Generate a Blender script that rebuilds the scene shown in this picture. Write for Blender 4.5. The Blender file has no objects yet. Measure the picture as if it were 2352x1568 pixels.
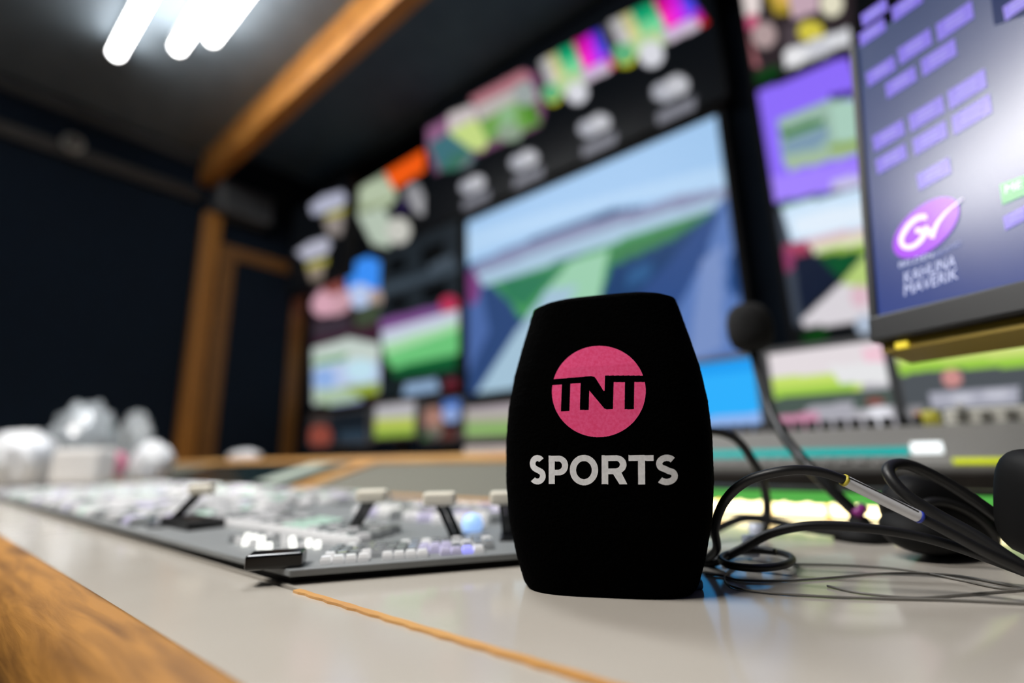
import bpy, bmesh, math, random
from mathutils import Vector, Matrix
S = bpy.context.scene
C = S.collection
random.seed(7)

# ------------------------------------------------------------------ camera
DESK = 0.75                      # height of the desk top above the floor
HC = 0.052                       # camera height above the desk top
FPX = 1120.0                     # focal length in pixels of a 2352 px wide frame
PITCH, ROLL, AZ = math.radians(12.9), math.radians(1.4), math.radians(-51.2)
# world axes: x runs to the right along the monitor wall, y towards it, z up
def cam2w(c):                    # camera-heading frame (right, ahead, up) -> world
    r, a, h = c
    u = r * math.sin(AZ) + a * math.cos(AZ)
    v = r * math.cos(AZ) - a * math.sin(AZ)
    return Vector((-u, v, h))
R0 = cam2w((1, 0, 0))
U0 = cam2w((0, -math.sin(PITCH), math.cos(PITCH)))
FW = cam2w((0, math.cos(PITCH), math.sin(PITCH)))
RT = R0 * math.cos(ROLL) - U0 * math.sin(ROLL)
UP = R0 * math.sin(ROLL) + U0 * math.cos(ROLL)
CAM = Vector((0, 0, DESK + HC))
cd = bpy.data.cameras.new('camera')
cam = bpy.data.objects.new('camera', cd)
C.objects.link(cam)
M = Matrix((RT, UP, -FW)).transposed().to_4x4()
M.translation = CAM
cam.matrix_world = M
cd.sensor_width = 36.0
cd.lens = FPX / 2352 * 36
cd.clip_start = 0.01
cd.dof.use_dof = True
cd.dof.focus_distance = 0.182
cd.dof.aperture_fstop = 2.5
cd.dof.aperture_blades = 9
S.camera = cam

# ------------------------------------------------------------------ world, exposure
w = bpy.data.worlds.new('world'); S.world = w; w.use_nodes = True
w.node_tree.nodes['Background'].inputs[0].default_value = (0.010, 0.014, 0.022, 1)
w.node_tree.nodes['Background'].inputs[1].default_value = 1.0
S.view_settings.view_transform = 'Standard'
S.view_settings.look = 'None'
S.view_settings.exposure = 0.0
S.view_settings.gamma = 1.0
S.view_settings.use_curve_mapping = False

CEIL = DESK + 1.62
def area(name, loc, sx, sy, power, col, rot=(0, 0, 0), spread=math.pi):
    l = bpy.data.lights.new(name, 'AREA'); l.shape = 'RECTANGLE'; l.size = sx; l.size_y = sy
    l.energy = power; l.color = col; l.spread = spread
    o = bpy.data.objects.new(name, l); o.location = loc; o.rotation_euler = rot; C.objects.link(o)
    return o
# the ceiling battens: light thrown down by the tubes
area('tube_fill', (-1.0, 0.42, CEIL - 0.085), 1.1, 0.14, 6.0, (0.93, 0.97, 1.0), spread=math.radians(120))
area('tube_fill', (-0.75, -0.62, CEIL - 0.085), 1.1, 0.16, 25.0, (1.0, 0.96, 0.91), spread=math.radians(120))  # fill lamp added at the unseen operator-side tubes, lights foam and desk

# ------------------------------------------------------------------ helpers
def ray(x, y):
    return RT * ((x - 1176) / FPX) + UP * ((784 - y) / FPX) + FW
def on_z(x, y, z=0.0):
    d = ray(x, y); return CAM + d * ((DESK + z - CAM.z) / d.z)
def on_y(x, y, v):
    d = ray(x, y); return CAM + d * (v / d.y)
def at(x, y, D):
    return CAM + ray(x, y) * D
def px(p):
    q = p - CAM; D = q.dot(FW)
    return (1176 + FPX * q.dot(RT) / D, 784 - FPX * q.dot(UP) / D)
def lin(c):
    if isinstance(c, str):
        c = tuple(int(c[i:i + 2], 16) / 255 for i in (0, 2, 4))
    return tuple((v / 12.92 if v <= 0.04045 else ((v + 0.055) / 1.055) ** 2.4) for v in c)

MATS = {}
def mat(name, col, rough=0.5, metal=0.0, spec=0.5, emit=0.0, coat=0.0, sheen=0.0, alpha=1.0, trans=0.0):
    if name in MATS: return MATS[name]
    m = bpy.data.materials.new(name); m.use_nodes = True
    b = m.node_tree.nodes['Principled BSDF']
    c = lin(col) + (1,)
    b.inputs['Base Color'].default_value = c
    b.inputs['Roughness'].default_value = rough
    b.inputs['Metallic'].default_value = metal
    b.inputs['Specular IOR Level'].default_value = spec
    b.inputs['Coat Weight'].default_value = coat
    b.inputs['Sheen Weight'].default_value = sheen
    b.inputs['Alpha'].default_value = alpha
    b.inputs['Transmission Weight'].default_value = trans
    if emit:
        b.inputs['Emission Color'].default_value = c
        b.inputs['Emission Strength'].default_value = emit
    MATS[name] = m
    return m
def noisy(name, c1, c2, scale, rough=0.5, stretch=(1, 1, 1), detail=4, bump=0.0, spec=0.5, lo=0.35, hi=0.65, distort=0.0, sheen=0.0, bscale=None):
    m = mat(name, c1, rough, spec=spec, sheen=sheen)
    nt = m.node_tree; N = nt.nodes; L = nt.links; b = N['Principled BSDF']
    tc = N.new('ShaderNodeTexCoord'); mp = N.new('ShaderNodeMapping'); mp.inputs['Scale'].default_value = stretch
    n = N.new('ShaderNodeTexNoise'); n.inputs['Scale'].default_value = scale; n.inputs['Detail'].default_value = detail
    n.inputs['Distortion'].default_value = distort
    r = N.new('ShaderNodeValToRGB'); r.color_ramp.elements[0].position = lo; r.color_ramp.elements[1].position = hi
    r.color_ramp.elements[0].color = lin(c1) + (1,); r.color_ramp.elements[1].color = lin(c2) + (1,)
    L.new(tc.outputs['Object'], mp.inputs[0]); L.new(mp.outputs[0], n.inputs[0]); L.new(n.outputs[0], r.inputs[0])
    L.new(r.outputs[0], b.inputs['Base Color'])
    if bump:
        bp = N.new('ShaderNodeBump'); bp.inputs['Strength'].default_value = bump; bp.inputs['Distance'].default_value = 0.001
        src = n
        if bscale:
            src = N.new('ShaderNodeTexNoise'); src.inputs['Scale'].default_value = bscale; L.new(mp.outputs[0], src.inputs[0])
        L.new(src.outputs[0], bp.inputs['Height']); L.new(bp.outputs[0], b.inputs['Normal'])
    return m
def screen_mat(name='screen_image', rough=0.25, spec=0.5, strength=1.0):
    if name in MATS: return MATS[name]
    m = mat(name, '050505', rough, spec=spec)
    N = m.node_tree.nodes; b = N['Principled BSDF']
    a = N.new('ShaderNodeAttribute'); a.attribute_name = 'Col'
    m.node_tree.links.new(a.outputs['Color'], b.inputs['Emission Color'])
    b.inputs['Emission Strength'].default_value = strength
    return m

laminate = noisy('desk_laminate', 'b4ada3', 'bab4aa', 9, rough=0.14, spec=0.5, detail=3)
oak = noisy('oak_edging', 'b98245', 'd9a765', 26, rough=0.38, stretch=(0.25, 3, 3), detail=6, distort=0.6)
oak_trim = noisy('oak_trim', 'a56a2c', 'c4843c', 20, rough=0.45, stretch=(0.6, 3, 0.6), detail=5)
oak_shaded = noisy('shaded_oak', '6a4415', '79501b', 20, rough=0.55, stretch=(3, 3, 0.6), detail=5)  # door frame oak, dim light of the end wall put into the colour
shaded_rail = noisy('shaded_brown_rail', '191209', '1f170e', 20, rough=0.6, stretch=(3, .6, 3))  # oak rail darkened in its colour to stand for shade
oak_post = noisy('amber_oak', '8d5a18', '9c6620', 14, rough=0.5, stretch=(3, 3, 0.3), detail=5)
oak_worn = noisy('worn_oak', '6a4417', 'a5722f', 70, rough=0.5, stretch=(0.22, 2.4, 2.4), detail=12, bump=0.5, distort=0.35, lo=0.3, hi=0.62)
navy = noisy('navy_wall_cloth', '09141f', '0b1826', 40, rough=0.9, spec=0.2)
ceilm = noisy('dark_ceiling', '6a747c', '727c84', 12, rough=0.75, spec=0.3)
ceil2 = noisy('dark_blue_ceiling', '3c5166', '44596e', 12, rough=0.7, spec=0.3)
blackp = mat('black_plastic', '101112', 0.35)
blackm = mat('matt_black', '0b0b0c', 0.7, spec=0.25)
bezel = mat('grey_bezel', '232425', 0.4)
small_bezel = mat('mid_grey_bezel', '66686b', 0.45)
panelgrey = noisy('console_grey', '76797a', '7e8182', 30, rough=0.5, spec=0.4)
rubber = mat('cable_rubber', '141415', 0.45)
steel = mat('brushed_steel', 'a8a9ab', 0.35, metal=0.9)
smat = screen_mat(rough=0.35, spec=0.12)

def link(name, me, m=None, parent=None):
    o = bpy.data.objects.new(name, me)
    if m is not None: me.materials.append(m)
    C.objects.link(o)
    if parent is not None: o.parent = parent
    return o
def mesh(name, verts, faces, m=None, parent=None, smooth=False):
    me = bpy.data.meshes.new(name)
    if parent is not None:
        off = parent.matrix_basis.translation
        verts = [Vector(p) - off for p in verts]
    me.from_pydata([tuple(p) for p in verts], [], faces); me.update()
    bm = bmesh.new(); bm.from_mesh(me); bmesh.ops.recalc_face_normals(bm, faces=bm.faces); bm.to_mesh(me); bm.free()
    if smooth:
        for f in me.polygons: f.use_smooth = True
    return link(name, me, m, parent)
def tag(o, label, cat, group=None):
    o['label'] = label; o['category'] = cat
    if group: o['group'] = group
    return o
def struct(o, label=None):
    o['kind'] = 'structure'
    if label: o['label'] = label
    return o
def thing(name, loc, label, cat, group=None):
    o = bpy.data.objects.new(name, None); o.empty_display_size = 0.02; o.location = loc
    C.objects.link(o); return tag(o, label, cat, group)

def frame(o, ex, ey, ez):
    return lambda a, b, c: o + ex * a + ey * b + ez * c
XYZ = (Vector((1, 0, 0)), Vector((0, 1, 0)), Vector((0, 0, 1)))
def boxv(F, x0, x1, y0, y1, z0, z1):
    v = [F(x, y, z) for z in (z0, z1) for (x, y) in ((x0, y0), (x1, y0), (x1, y1), (x0, y1))]
    f = [(0, 3, 2, 1), (4, 5, 6, 7), (0, 1, 5, 4), (1, 2, 6, 5), (2, 3, 7, 6), (3, 0, 4, 7)]
    return v, f
def box(name, F, dims, m, parent=None, bev=0.0, seg=2):
    v, f = boxv(F, *dims)
    o = mesh(name, v, f, m, parent)
    if bev:
        bm = bmesh.new(); bm.from_mesh(o.data)
        bmesh.ops.bevel(bm, geom=bm.edges[:], offset=bev, segments=seg, affect='EDGES', profile=0.5)
        for fc in bm.faces: fc.smooth = False
        bm.to_mesh(o.data); bm.free()
    return o
W0 = frame(Vector((0, 0, 0)), *XYZ)
def prism(name, poly, z0, z1, m, parent=None, bev=0.0):
    n = len(poly)
    v = [Vector((p[0], p[1], z0)) for p in poly] + [Vector((p[0], p[1], z1)) for p in poly]
    f = [tuple(range(n))[::-1], tuple(range(n, 2 * n))] + [(i, (i + 1) % n, n + (i + 1) % n, n + i) for i in range(n)]
    o = mesh(name, v, f, m, parent)
    if bev:
        bm = bmesh.new(); bm.from_mesh(o.data)
        bmesh.ops.bevel(bm, geom=bm.edges[:], offset=bev, segments=2, affect='EDGES', profile=0.5)
        bm.to_mesh(o.data); bm.free()
    return o
def catmull(P, n=10):
    out = []
    Q = [P[0]] + list(P) + [P[-1]]
    for i in range(1, len(Q) - 2):
        a, b, c, d = Q[i - 1], Q[i], Q[i + 1], Q[i + 2]
        for k in range(n):
            t = k / n
            out.append(0.5 * ((2 * b) + (c - a) * t + (2 * a - 5 * b + 4 * c - d) * t * t + (3 * b - a - 3 * c + d) * t ** 3))
    out.append(Q[-2]); return out
def tubev(path, rad, ns=12, cap=True):
    V, Fc = [], []
    t0 = (path[1] - path[0]).normalized()
    nrm = t0.orthogonal().normalized()
    for i, p in enumerate(path):
        t = (path[min(i + 1, len(path) - 1)] - path[max(i - 1, 0)]).normalized()
        nrm = (nrm - t * nrm.dot(t)).normalized(); bn = t.cross(nrm)
        r = rad(i / (len(path) - 1)) if callable(rad) else rad
        for k in range(ns):
            a = 2 * math.pi * k / ns
            V.append(p + nrm * (r * math.cos(a)) + bn * (r * math.sin(a)))
    for i in range(len(path) - 1):
        for k in range(ns):
            Fc.append((i * ns + k, i * ns + (k + 1) % ns, (i + 1) * ns + (k + 1) % ns, (i + 1) * ns + k))
    if cap:
        Fc.append(tuple(range(ns))[::-1]); Fc.append(tuple(range((len(path) - 1) * ns, len(path) * ns)))
    return V, Fc
def tube(name, P, rad, m, parent=None, ns=12, n=10, smooth=True, straight=False):
    path = P if straight else catmull([Vector(p) for p in P], n)
    V, Fc = tubev(path, rad, ns)
    return mesh(name, V, Fc, m, parent, smooth)
def lathe(name, F, prof, m, parent=None, ns=32, smooth=True):
    V, Fc = [], []
    for (r, z) in prof:
        for k in range(ns):
            a = 2 * math.pi * k / ns
            V.append(F(r * math.cos(a), r * math.sin(a), z))
    for i in range(len(prof) - 1):
        for k in range(ns):
            Fc.append((i * ns + k, i * ns + (k + 1) % ns, (i + 1) * ns + (k + 1) % ns, (i + 1) * ns + k))
    Fc.append(tuple(range(ns))[::-1]); Fc.append(tuple(range((len(prof) - 1) * ns, len(prof) * ns)))
    return mesh(name, V, Fc, m, parent, smooth)

# ------------------------------------------------------------------ painted pictures on screens
def inside(x, y, P):
    c = False; j = len(P) - 1
    for i in range(len(P)):
        xi, yi = P[i]; xj, yj = P[j]
        if (yi > y) != (yj > y) and x < (xj - xi) * (y - yi) / (yj - yi) + xi: c = not c
        j = i
    return c
def picture(name, o, ex, ez, w, h, base, shapes, m=None, parent=None, nx=90, ny=60):
    """a flat screen w x h from corner o (bottom left); shapes are outlines of what the screen shows"""
    V, cols, Fc = [], [], []
    base = lin(base)
    prep = []
    for (colr, P) in shapes:
        if isinstance(P, tuple) and P[0] == 'o':          # disc / ellipse
            _, cx, cy, rx, ry = P
            prep.append((lin(colr), 'o', (cx, cy, rx, ry)))
        else: prep.append((lin(colr), 'p', P))
    for j in range(ny + 1):
        for i in range(nx + 1):
            p = o + ex * (w * i / nx) + ez * (h * j / ny)
            V.append(p); X, Y = px(p); c = base
            for colr, k, P in prep:
                if k == 'o':
                    if ((X - P[0]) / P[2]) ** 2 + ((Y - P[1]) / P[3]) ** 2 < 1: c = colr
                elif inside(X, Y, P): c = colr
            cols.append(c)
    for j in range(ny):
        for i in range(nx):
            a = j * (nx + 1) + i; Fc.append((a, a + 1, a + nx + 2, a + nx + 1))
    ob = mesh(name, V, Fc, m or smat, parent)
    at_ = ob.data.color_attributes.new('Col', 'FLOAT_COLOR', 'POINT')
    for i, c in enumerate(cols): at_.data[i].color = (c[0], c[1], c[2], 1)
    return ob
def q(*a):                        # flat list x0,y0,x1,y1.. -> outline
    return [(a[i], a[i + 1]) for i in range(0, len(a), 2)]
def par(x0, y0, x1, y1, th, dx=0):  # a slanted bar from (x0,y0) to (x1,y1), th tall
    return [(x0, y0), (x1, y1), (x1 + dx, y1 + th), (x0 + dx, y0 + th)]

# ================================================================== the room
XL, XR, YF, YB = -2.68, 1.6, -1.0, 1.45
struct(box('floor', W0, (XL - .1, XR + .1, YF - .1, YB + .1, -0.06, 0.0), mat('floor_vinyl', '3a3a3c', 0.6)))
struct(box('wall_left', W0, (XL - .06, XL, YF, YB, 0, CEIL + .12), navy))
struct(box('wall_right', W0, (XR, XR + .06, YF, YB, 0, CEIL + .12), navy))
struct(box('wall_front', W0, (XL - .06, XR + .06, YF - .06, YF, 0, CEIL + .12), navy))
struct(box('wall_back', W0, (XL - .06, XR + .06, YB, YB + .06, 0, CEIL + .12), navy))
struct(box('ceiling', W0, (XL - .06, XR + .06, YF - .06, 0.78, CEIL, CEIL + .12), ceilm))
struct(box('ceiling', W0, (XL - .06, XR + .06, 0.78, YB + .06, CEIL + .10, CEIL + .16), ceil2))
struct(box('trim_1', W0, (XL, XR, 0.765, 0.83, DESK + 1.455, CEIL + 0.10), oak_trim, bev=.006))      # beam along the ceiling
# framing of the end wall
struct(box('trim_2', W0, (XL, XL + .035, YF, 0.78, DESK + 1.345, DESK + 1.405), shaded_rail, bev=.004))
struct(box('trim_3', W0, (XL, XL + .05, 0.80, 0.885, 0, DESK + 1.30), oak_post, bev=.006))
struct(box('trim_4', W0, (XL, XL + .03, YF, 0.80, DESK + 1.55, DESK + 1.60), mat('grey_trim', '3a3a3a', 0.6), bev=.004))
struct(box('door_1', W0, (XL, XL + .012, 0.96, 1.30, 0.02, DESK + 1.12), navy))
struct(box('trim_5', W0, (XL, XL + .03, 0.90, 0.975, 0, DESK + 1.16), oak_shaded, bev=.004))
struct(box('trim_6', W0, (XL, XL + .03, 1.30, 1.375, 0, DESK + 1.16), oak_shaded, bev=.004))
struct(box('trim_7', W0, (XL, XL + .03, 0.975, 1.30, DESK + 1.09, DESK + 1.16), oak_shaded, bev=.004))

# ceiling tubes
tubeglow = mat('lit_tube', 'ffffff', 0.3, emit=16.0)
whitep = mat('white_plastic', 'd9d9d6', 0.4)
def batten(x0, x1, y, label):
    t = thing('ceiling_tube_light', (x0, y, CEIL), label, 'ceiling light', 'bare fluorescent tubes under the ceiling')
    box('housing', W0, (x0 - .02, x1, y - .018, y + .018, CEIL - .028, CEIL), whitep, t, bev=.003)
    tube('lit_tube', [Vector((x0, y, CEIL - .055)), Vector((x1, y, CEIL - .055))], .021, tubeglow, t, ns=16, straight=True)
    for xx in (x0 - .012, x1 - .008):
        box('end_cap', W0, (xx, xx + .02, y - .016, y + .016, CEIL - .072, CEIL - .026), whitep, t, bev=.002)
batten(-2.12, -0.75, 0.285, 'single lit fluorescent tube on the dark ceiling, leftmost of three')
batten(-1.92, -0.75, 0.425, 'lit fluorescent tube on the ceiling, left one of the close pair')
batten(-1.78, -0.75, 0.490, 'lit fluorescent tube on the ceiling, pair member nearest the oak beam')
batten(-1.3, -0.2, -.66, 'unseen fluorescent tube over the operator side, farthest from the monitor wall')  # this pair is added out of view, for screen haze and front light
batten(-1.3, -0.2, -.58, 'unseen fluorescent tube over the operator side, mirrored as haze in the touchscreen')

# fittings on the end wall
f = thing('ceiling_speaker_box', (XL, 0.95, DESK + 1.33), 'dark grey box fixture high in the corner above the oak door frame', 'speaker box')
box('case', W0, (XL, XL + .13, 0.83, 1.10, DESK + 1.30, DESK + 1.46), mat('dark_grey_case', '47494b', 0.5), f, bev=.01)
box('grille', W0, (XL + .13, XL + .134, 0.85, 1.08, DESK + 1.32, DESK + 1.44), mat('dark_grille', '2f3133', 0.6), f)
f = thing('dome_camera', (XL + .035, 0.27, DESK + 1.42), 'small pale round fitting on the oak rail of the far end wall', 'wall fitting')
FD = frame(Vector((XL + .035, 0.27, DESK + 1.41)), Vector((0, 1, 0)), Vector((0, 0, 1)), Vector((1, 0, 0)))
lathe('base', FD, [(.0, 0), (.038, 0), (.038, .012), (.034, .016), (0, .016)], mat('dull_white', '8f8c86', 0.5), f)
lathe('dome', FD, [(.026, .014), (.024, .026), (.016, .036), (.004, .041)], mat('smoke_dome', '55534f', 0.2), f)

# ================================================================== monitor wall
def wall_rect(P, v):
    pts = [on_y(x, y, v) for x, y in P]           # tl, tr, br, bl
    return ((pts[0].x + pts[3].x) / 2, (pts[1].x + pts[2].x) / 2, (pts[2].z + pts[3].z) / 2, (pts[0].z + pts[1].z) / 2)
def monitor(x0, x1, z0, z1, y, base, shapes, label, dep=0.05, bz=0.012, group=None, cat='monitor', stand=None, res=(90, 60), name='wall_monitor', casing=None):
    t = thing(name, ((x0 + x1) / 2, y + dep / 2, z0 - bz), label, cat, group)
    box('casing', W0, (x0 - bz, x1 + bz, y + .001, y + dep, z0 - bz, z1 + bz), casing or blackm, t, bev=.004)
    bezel_ring(x0, x1, z0, z1, y, bz, t, casing or blackm)
    picture('screen', Vector((x0, y - .0005, z0)), XYZ[0], XYZ[2], x1 - x0, z1 - z0, base, shapes, None, t, *res)
    if stand:
        zc = stand
        box('stand_neck', W0, ((x0 + x1) / 2 - .02, (x0 + x1) / 2 + .02, y + dep, y + dep + .02, zc, (z0 + z1) / 2), blackp, t)
        box('stand_foot', W0, ((x0 + x1) / 2 - .06, (x0 + x1) / 2 + .06, y - .01, y + dep + .05, zc, zc + .01), blackp, t, bev=.003)
    return t
def bezel_ring(x0, x1, z0, z1, y, bz, parent, m):
    V, Fc = [], []
    for (a, b, c, d) in ((x0 - bz, x1 + bz, z0 - bz, z0), (x0 - bz, x1 + bz, z1, z1 + bz), (x0 - bz, x0, z0, z1), (x1, x1 + bz, z0, z1)):
        v, f2 = boxv(W0, a, b, y - .004, y + .001, c, d)
        n = len(V); V += v; Fc += [tuple(n + i for i in k) for k in f2]
    return mesh('bezel', V, Fc, m, parent)

WY = 1.40                         # plane of the wall screens
# --- big centre screen
x0, x1, z0, z1 = wall_rect([(1065, 505), (1632, 285), (1738, 822), (1085, 905)], WY)
sky = '9fc6ee'
monitor(x0, x1, z0, z1, WY, '20406e', [
    ('a2c8ef', q(1000, 420, 1700, 200, 1760, 450, 1400, 480, 1240, 540, 1050, 620)),
    ('b3d4f4', q(1050, 540, 1650, 380, 1690, 430, 1400, 470, 1240, 530, 1050, 600)),
    ('8b92b4', q(1083, 612, 1180, 568, 1393, 498, 1500, 470, 1560, 448, 1690, 425, 1690, 452, 1500, 498, 1393, 530, 1230, 585, 1095, 640)),
    ('a9c6dd', q(1095, 632, 1230, 582, 1393, 527, 1500, 496, 1660, 452, 1640, 480, 1393, 562, 1110, 660)),
    ('4a9a5c', q(1120, 655, 1300, 598, 1393, 562, 1650, 474, 1604, 515, 1533, 556, 1402, 612, 1374, 694, 1150, 740, 1130, 690)),
    ('2f7a58', q(1140, 645, 1299, 612, 1252, 656, 1205, 705, 1168, 690)),
    ('9ccfb0', q(1308, 602, 1398, 570, 1385, 640, 1374, 700, 1340, 720, 1210, 790, 1250, 670)),
    ('3f7f52', q(1400, 572, 1665, 469, 1604, 513, 1533, 556, 1402, 610)),
    ('1d3f6e', q(1400, 612, 1533, 558, 1640, 490, 1580, 590, 1500, 680, 1400, 740)),
    ('2c5a8c', q(1440, 620, 1500, 600, 1490, 640, 1440, 660)),
    ('2e4878', q(1060, 655, 1130, 655, 1175, 700, 1215, 760, 1130, 850, 1090, 915, 1060, 915)),
    ('4b68a4', q(1060, 640, 1100, 640, 1125, 760, 1075, 860)),
    ('a4c2d6', q(1255, 665, 1330, 655, 1240, 780, 1170, 915, 1085, 915, 1180, 770)),
    ('5a7ab8', q(1640, 480, 1700, 430, 1760, 560, 1760, 840, 1500, 840, 1560, 680, 1600, 580)),
    ('2d4c86', q(1604, 520, 1660, 470, 1620, 590, 1560, 700, 1500, 800, 1440, 840, 1440, 700, 1530, 610)),
    ('7890c4', q(1610, 600, 1660, 560, 1660, 800, 1580, 830)),
    ('44639e', q(1700, 520, 1745, 500, 1745, 820, 1700, 820)),
    ('1d4580', ('o', 1688, 630, 15, 52)),
    ('7d3f7d', ('o', 1083, 660, 18, 40)),
], 'large wall monitor showing blue sky over a green pitch, biggest screen behind the black foam', bz=.02, res=(130, 90))
BX0, BX1, BZ0, BZ1 = x0, x1, z0, z1

# --- upper centre multiviewer with test-bar tiles and caption clocks
def bars(tl, ac, dn, disc, dot, s):   # one colour-bar tile: top left corner, across and down steps
    o = []
    def P(a, b, c, d):
        def m(u_, t_): return (tl[0] + u_ * ac[0] + t_ * dn[0], tl[1] + u_ * ac[1] + t_ * dn[1])
        return [m(a, b), m(c, b), m(c, d), m(a, d)]
    o.append(('b9b6bb', P(0, 0, 1, 1)))
    for i, cc in enumerate(('b5b3b5', 'c2bd86', '12a070', '19a06a', 'd01085', 'cc18d0', '3a30c8')):
        o.append((cc, P(i / 7, 0, (i + 1) / 7, .35)))
    for i, cc in enumerate(('c0bcc2', 'd3d08f', '76cf93', '66d69b', 'ff2cbd', 'd428e8', '5549f0')):
        o.append((cc, P(i / 7, .32, (i + 1) / 7, .72)))
    o.append(('c8a6dc', P(.55, .72, .98, .88))); o.append(('d0c2d2', P(.55, .86, .95, 1.02)))
    o.append(('c21bc0', P(.93, .62, 1.02, .86))); o.append(('d2262a', P(.95, .82, 1.04, 1.0)))
    o.append(('b8d29b', P(.05, .6, .5, 1.0)))
    cx, cy = dot
    o.append(('c8c81c', ('o', cx + 4 * s, cy + 9 * s, 23 * s, 21 * s)))
    o.append(('5fae7c', ('o', cx, cy, 24 * s, 22 * s)))
    o.append(('d9dae2', ('o', disc[0], disc[1], 27 * s, 28 * s)))
    return o
caps = [(1085, 424, 26), (1203, 368, 29), (1365, 288, 33), (1540, 203, 38)]
sh = []
sh += bars((1238, 141), (138, -75), (34, 90), (1325, 213), (1265, 213), .9)
sh += bars((1398, 50), (178, -85), (42, 92), (1496, 124), (1432, 122), 1.05)
sh.append(('4a4a52', q(1378, 66, 1398, 55, 1412, 110, 1400, 120)))
# field pictures
sh += [('7a5070', q(968, 300, 1070, 250, 1200, 160, 1235, 170, 1250, 260, 1240, 290, 1000, 400)),
       ('8d5f83', q(975, 300, 1030, 265, 1030, 300, 985, 330)), ('c9bfc0', q(1030, 262, 1085, 240, 1100, 280, 1030, 305)),
       ('b0737e', q(1080, 225, 1200, 160, 1225, 175, 1090, 245)), ('b9b3b0', q(1090, 245, 1215, 185, 1235, 230, 1105, 280)),
       ('3f6e78', q(985, 330, 1030, 305, 1080, 340, 1090, 370, 1010, 390)), ('c4d985', q(1030, 305, 1090, 270, 1125, 320, 1110, 345, 1085, 345)),
       ('6fa050', q(1100, 280, 1215, 215, 1240, 280, 1205, 300, 1120, 325)), ('8bb586', q(1145, 250, 1185, 235, 1185, 300, 1145, 320)),
       ('4f8a2c', q(1195, 240, 1225, 235, 1243, 285, 1215, 290)), ('9aa3a2', ('o', 1205, 215, 24, 28)),
       ('8ea08c', ('o', 1170, 305, 30, 20)), ('707c82', ('o', 1058, 368, 26, 18)), ('3d6f60', q(1040, 350, 1090, 345, 1050, 390, 1010, 392))]
for (cx, cy, s) in caps:
    a = -0.47
    def rb(cx, cy, hw, hh):
        return [(cx - hw, cy + hw * .47 - hh), (cx + hw, cy - hw * .47 - hh), (cx + hw, cy - hw * .47 + hh), (cx - hw, cy + hw * .47 + hh)]
    sh.append(('aeb0ba', ('o', cx - s * .4, cy + s * .2, s * .72, s * .60)))
    sh.append(('c4c5cc', ('o', cx + s * .4, cy - s * .2, s * .72, s * .60)))
    sh.append(('7d7e88', rb(cx + s * .35, cy + s * 1.35, s * 1.15, s * .38)))
p0 = on_y(975, 300, WY); p1 = on_y(1640, 60, WY)
UX0, UX1, UZ0, UZ1 = -1.62, BX1 + .035, BZ1 + .045, DESK + 1.66
monitor(UX0, UX1, UZ0, UZ1, WY - .01, '0b0e12', sh, 'upper wall monitor with colour bar tiles and white captions above the sky picture', bz=.008, res=(220, 110))

# --- left multiviewer
CV = 1.24
cap_sh = [('b0b3c8', q(712, 472, 742, 450, 786, 438, 796, 452, 788, 474, 755, 486, 718, 494)), ('a9a43c', q(745, 492, 795, 474, 790, 492, 750, 504)),
      ('8d8480', q(742, 504, 790, 492, 785, 540, 755, 540)), ('b4b5c6', q(680, 578, 712, 556, 750, 545, 760, 562, 750, 584, 702, 598)),
      ('a9a43c', q(702, 605, 752, 590, 750, 607, 708, 618)), ('8d8073', q(705, 618, 745, 606, 740, 640, 715, 645))]
a_, b_ = on_y(672, 575, CV), on_y(800, 440, CV)
cm = monitor(min(a_.x, b_.x) - .01, on_y(800, 500, CV).x, on_y(720, 655, CV).z, on_y(770, 425, CV).z, CV, '090b0e', cap_sh, 'small dark wall monitor with two pale cap shaped pictures, one above the other', bz=.006, res=(60, 90))
box('bracket', W0, (on_y(760, 540, CV).x - .03, on_y(760, 540, CV).x + .03, CV + .05, YB, on_y(760, 540, CV).z - .03, on_y(760, 540, CV).z + .03), blackm, cm)
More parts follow.
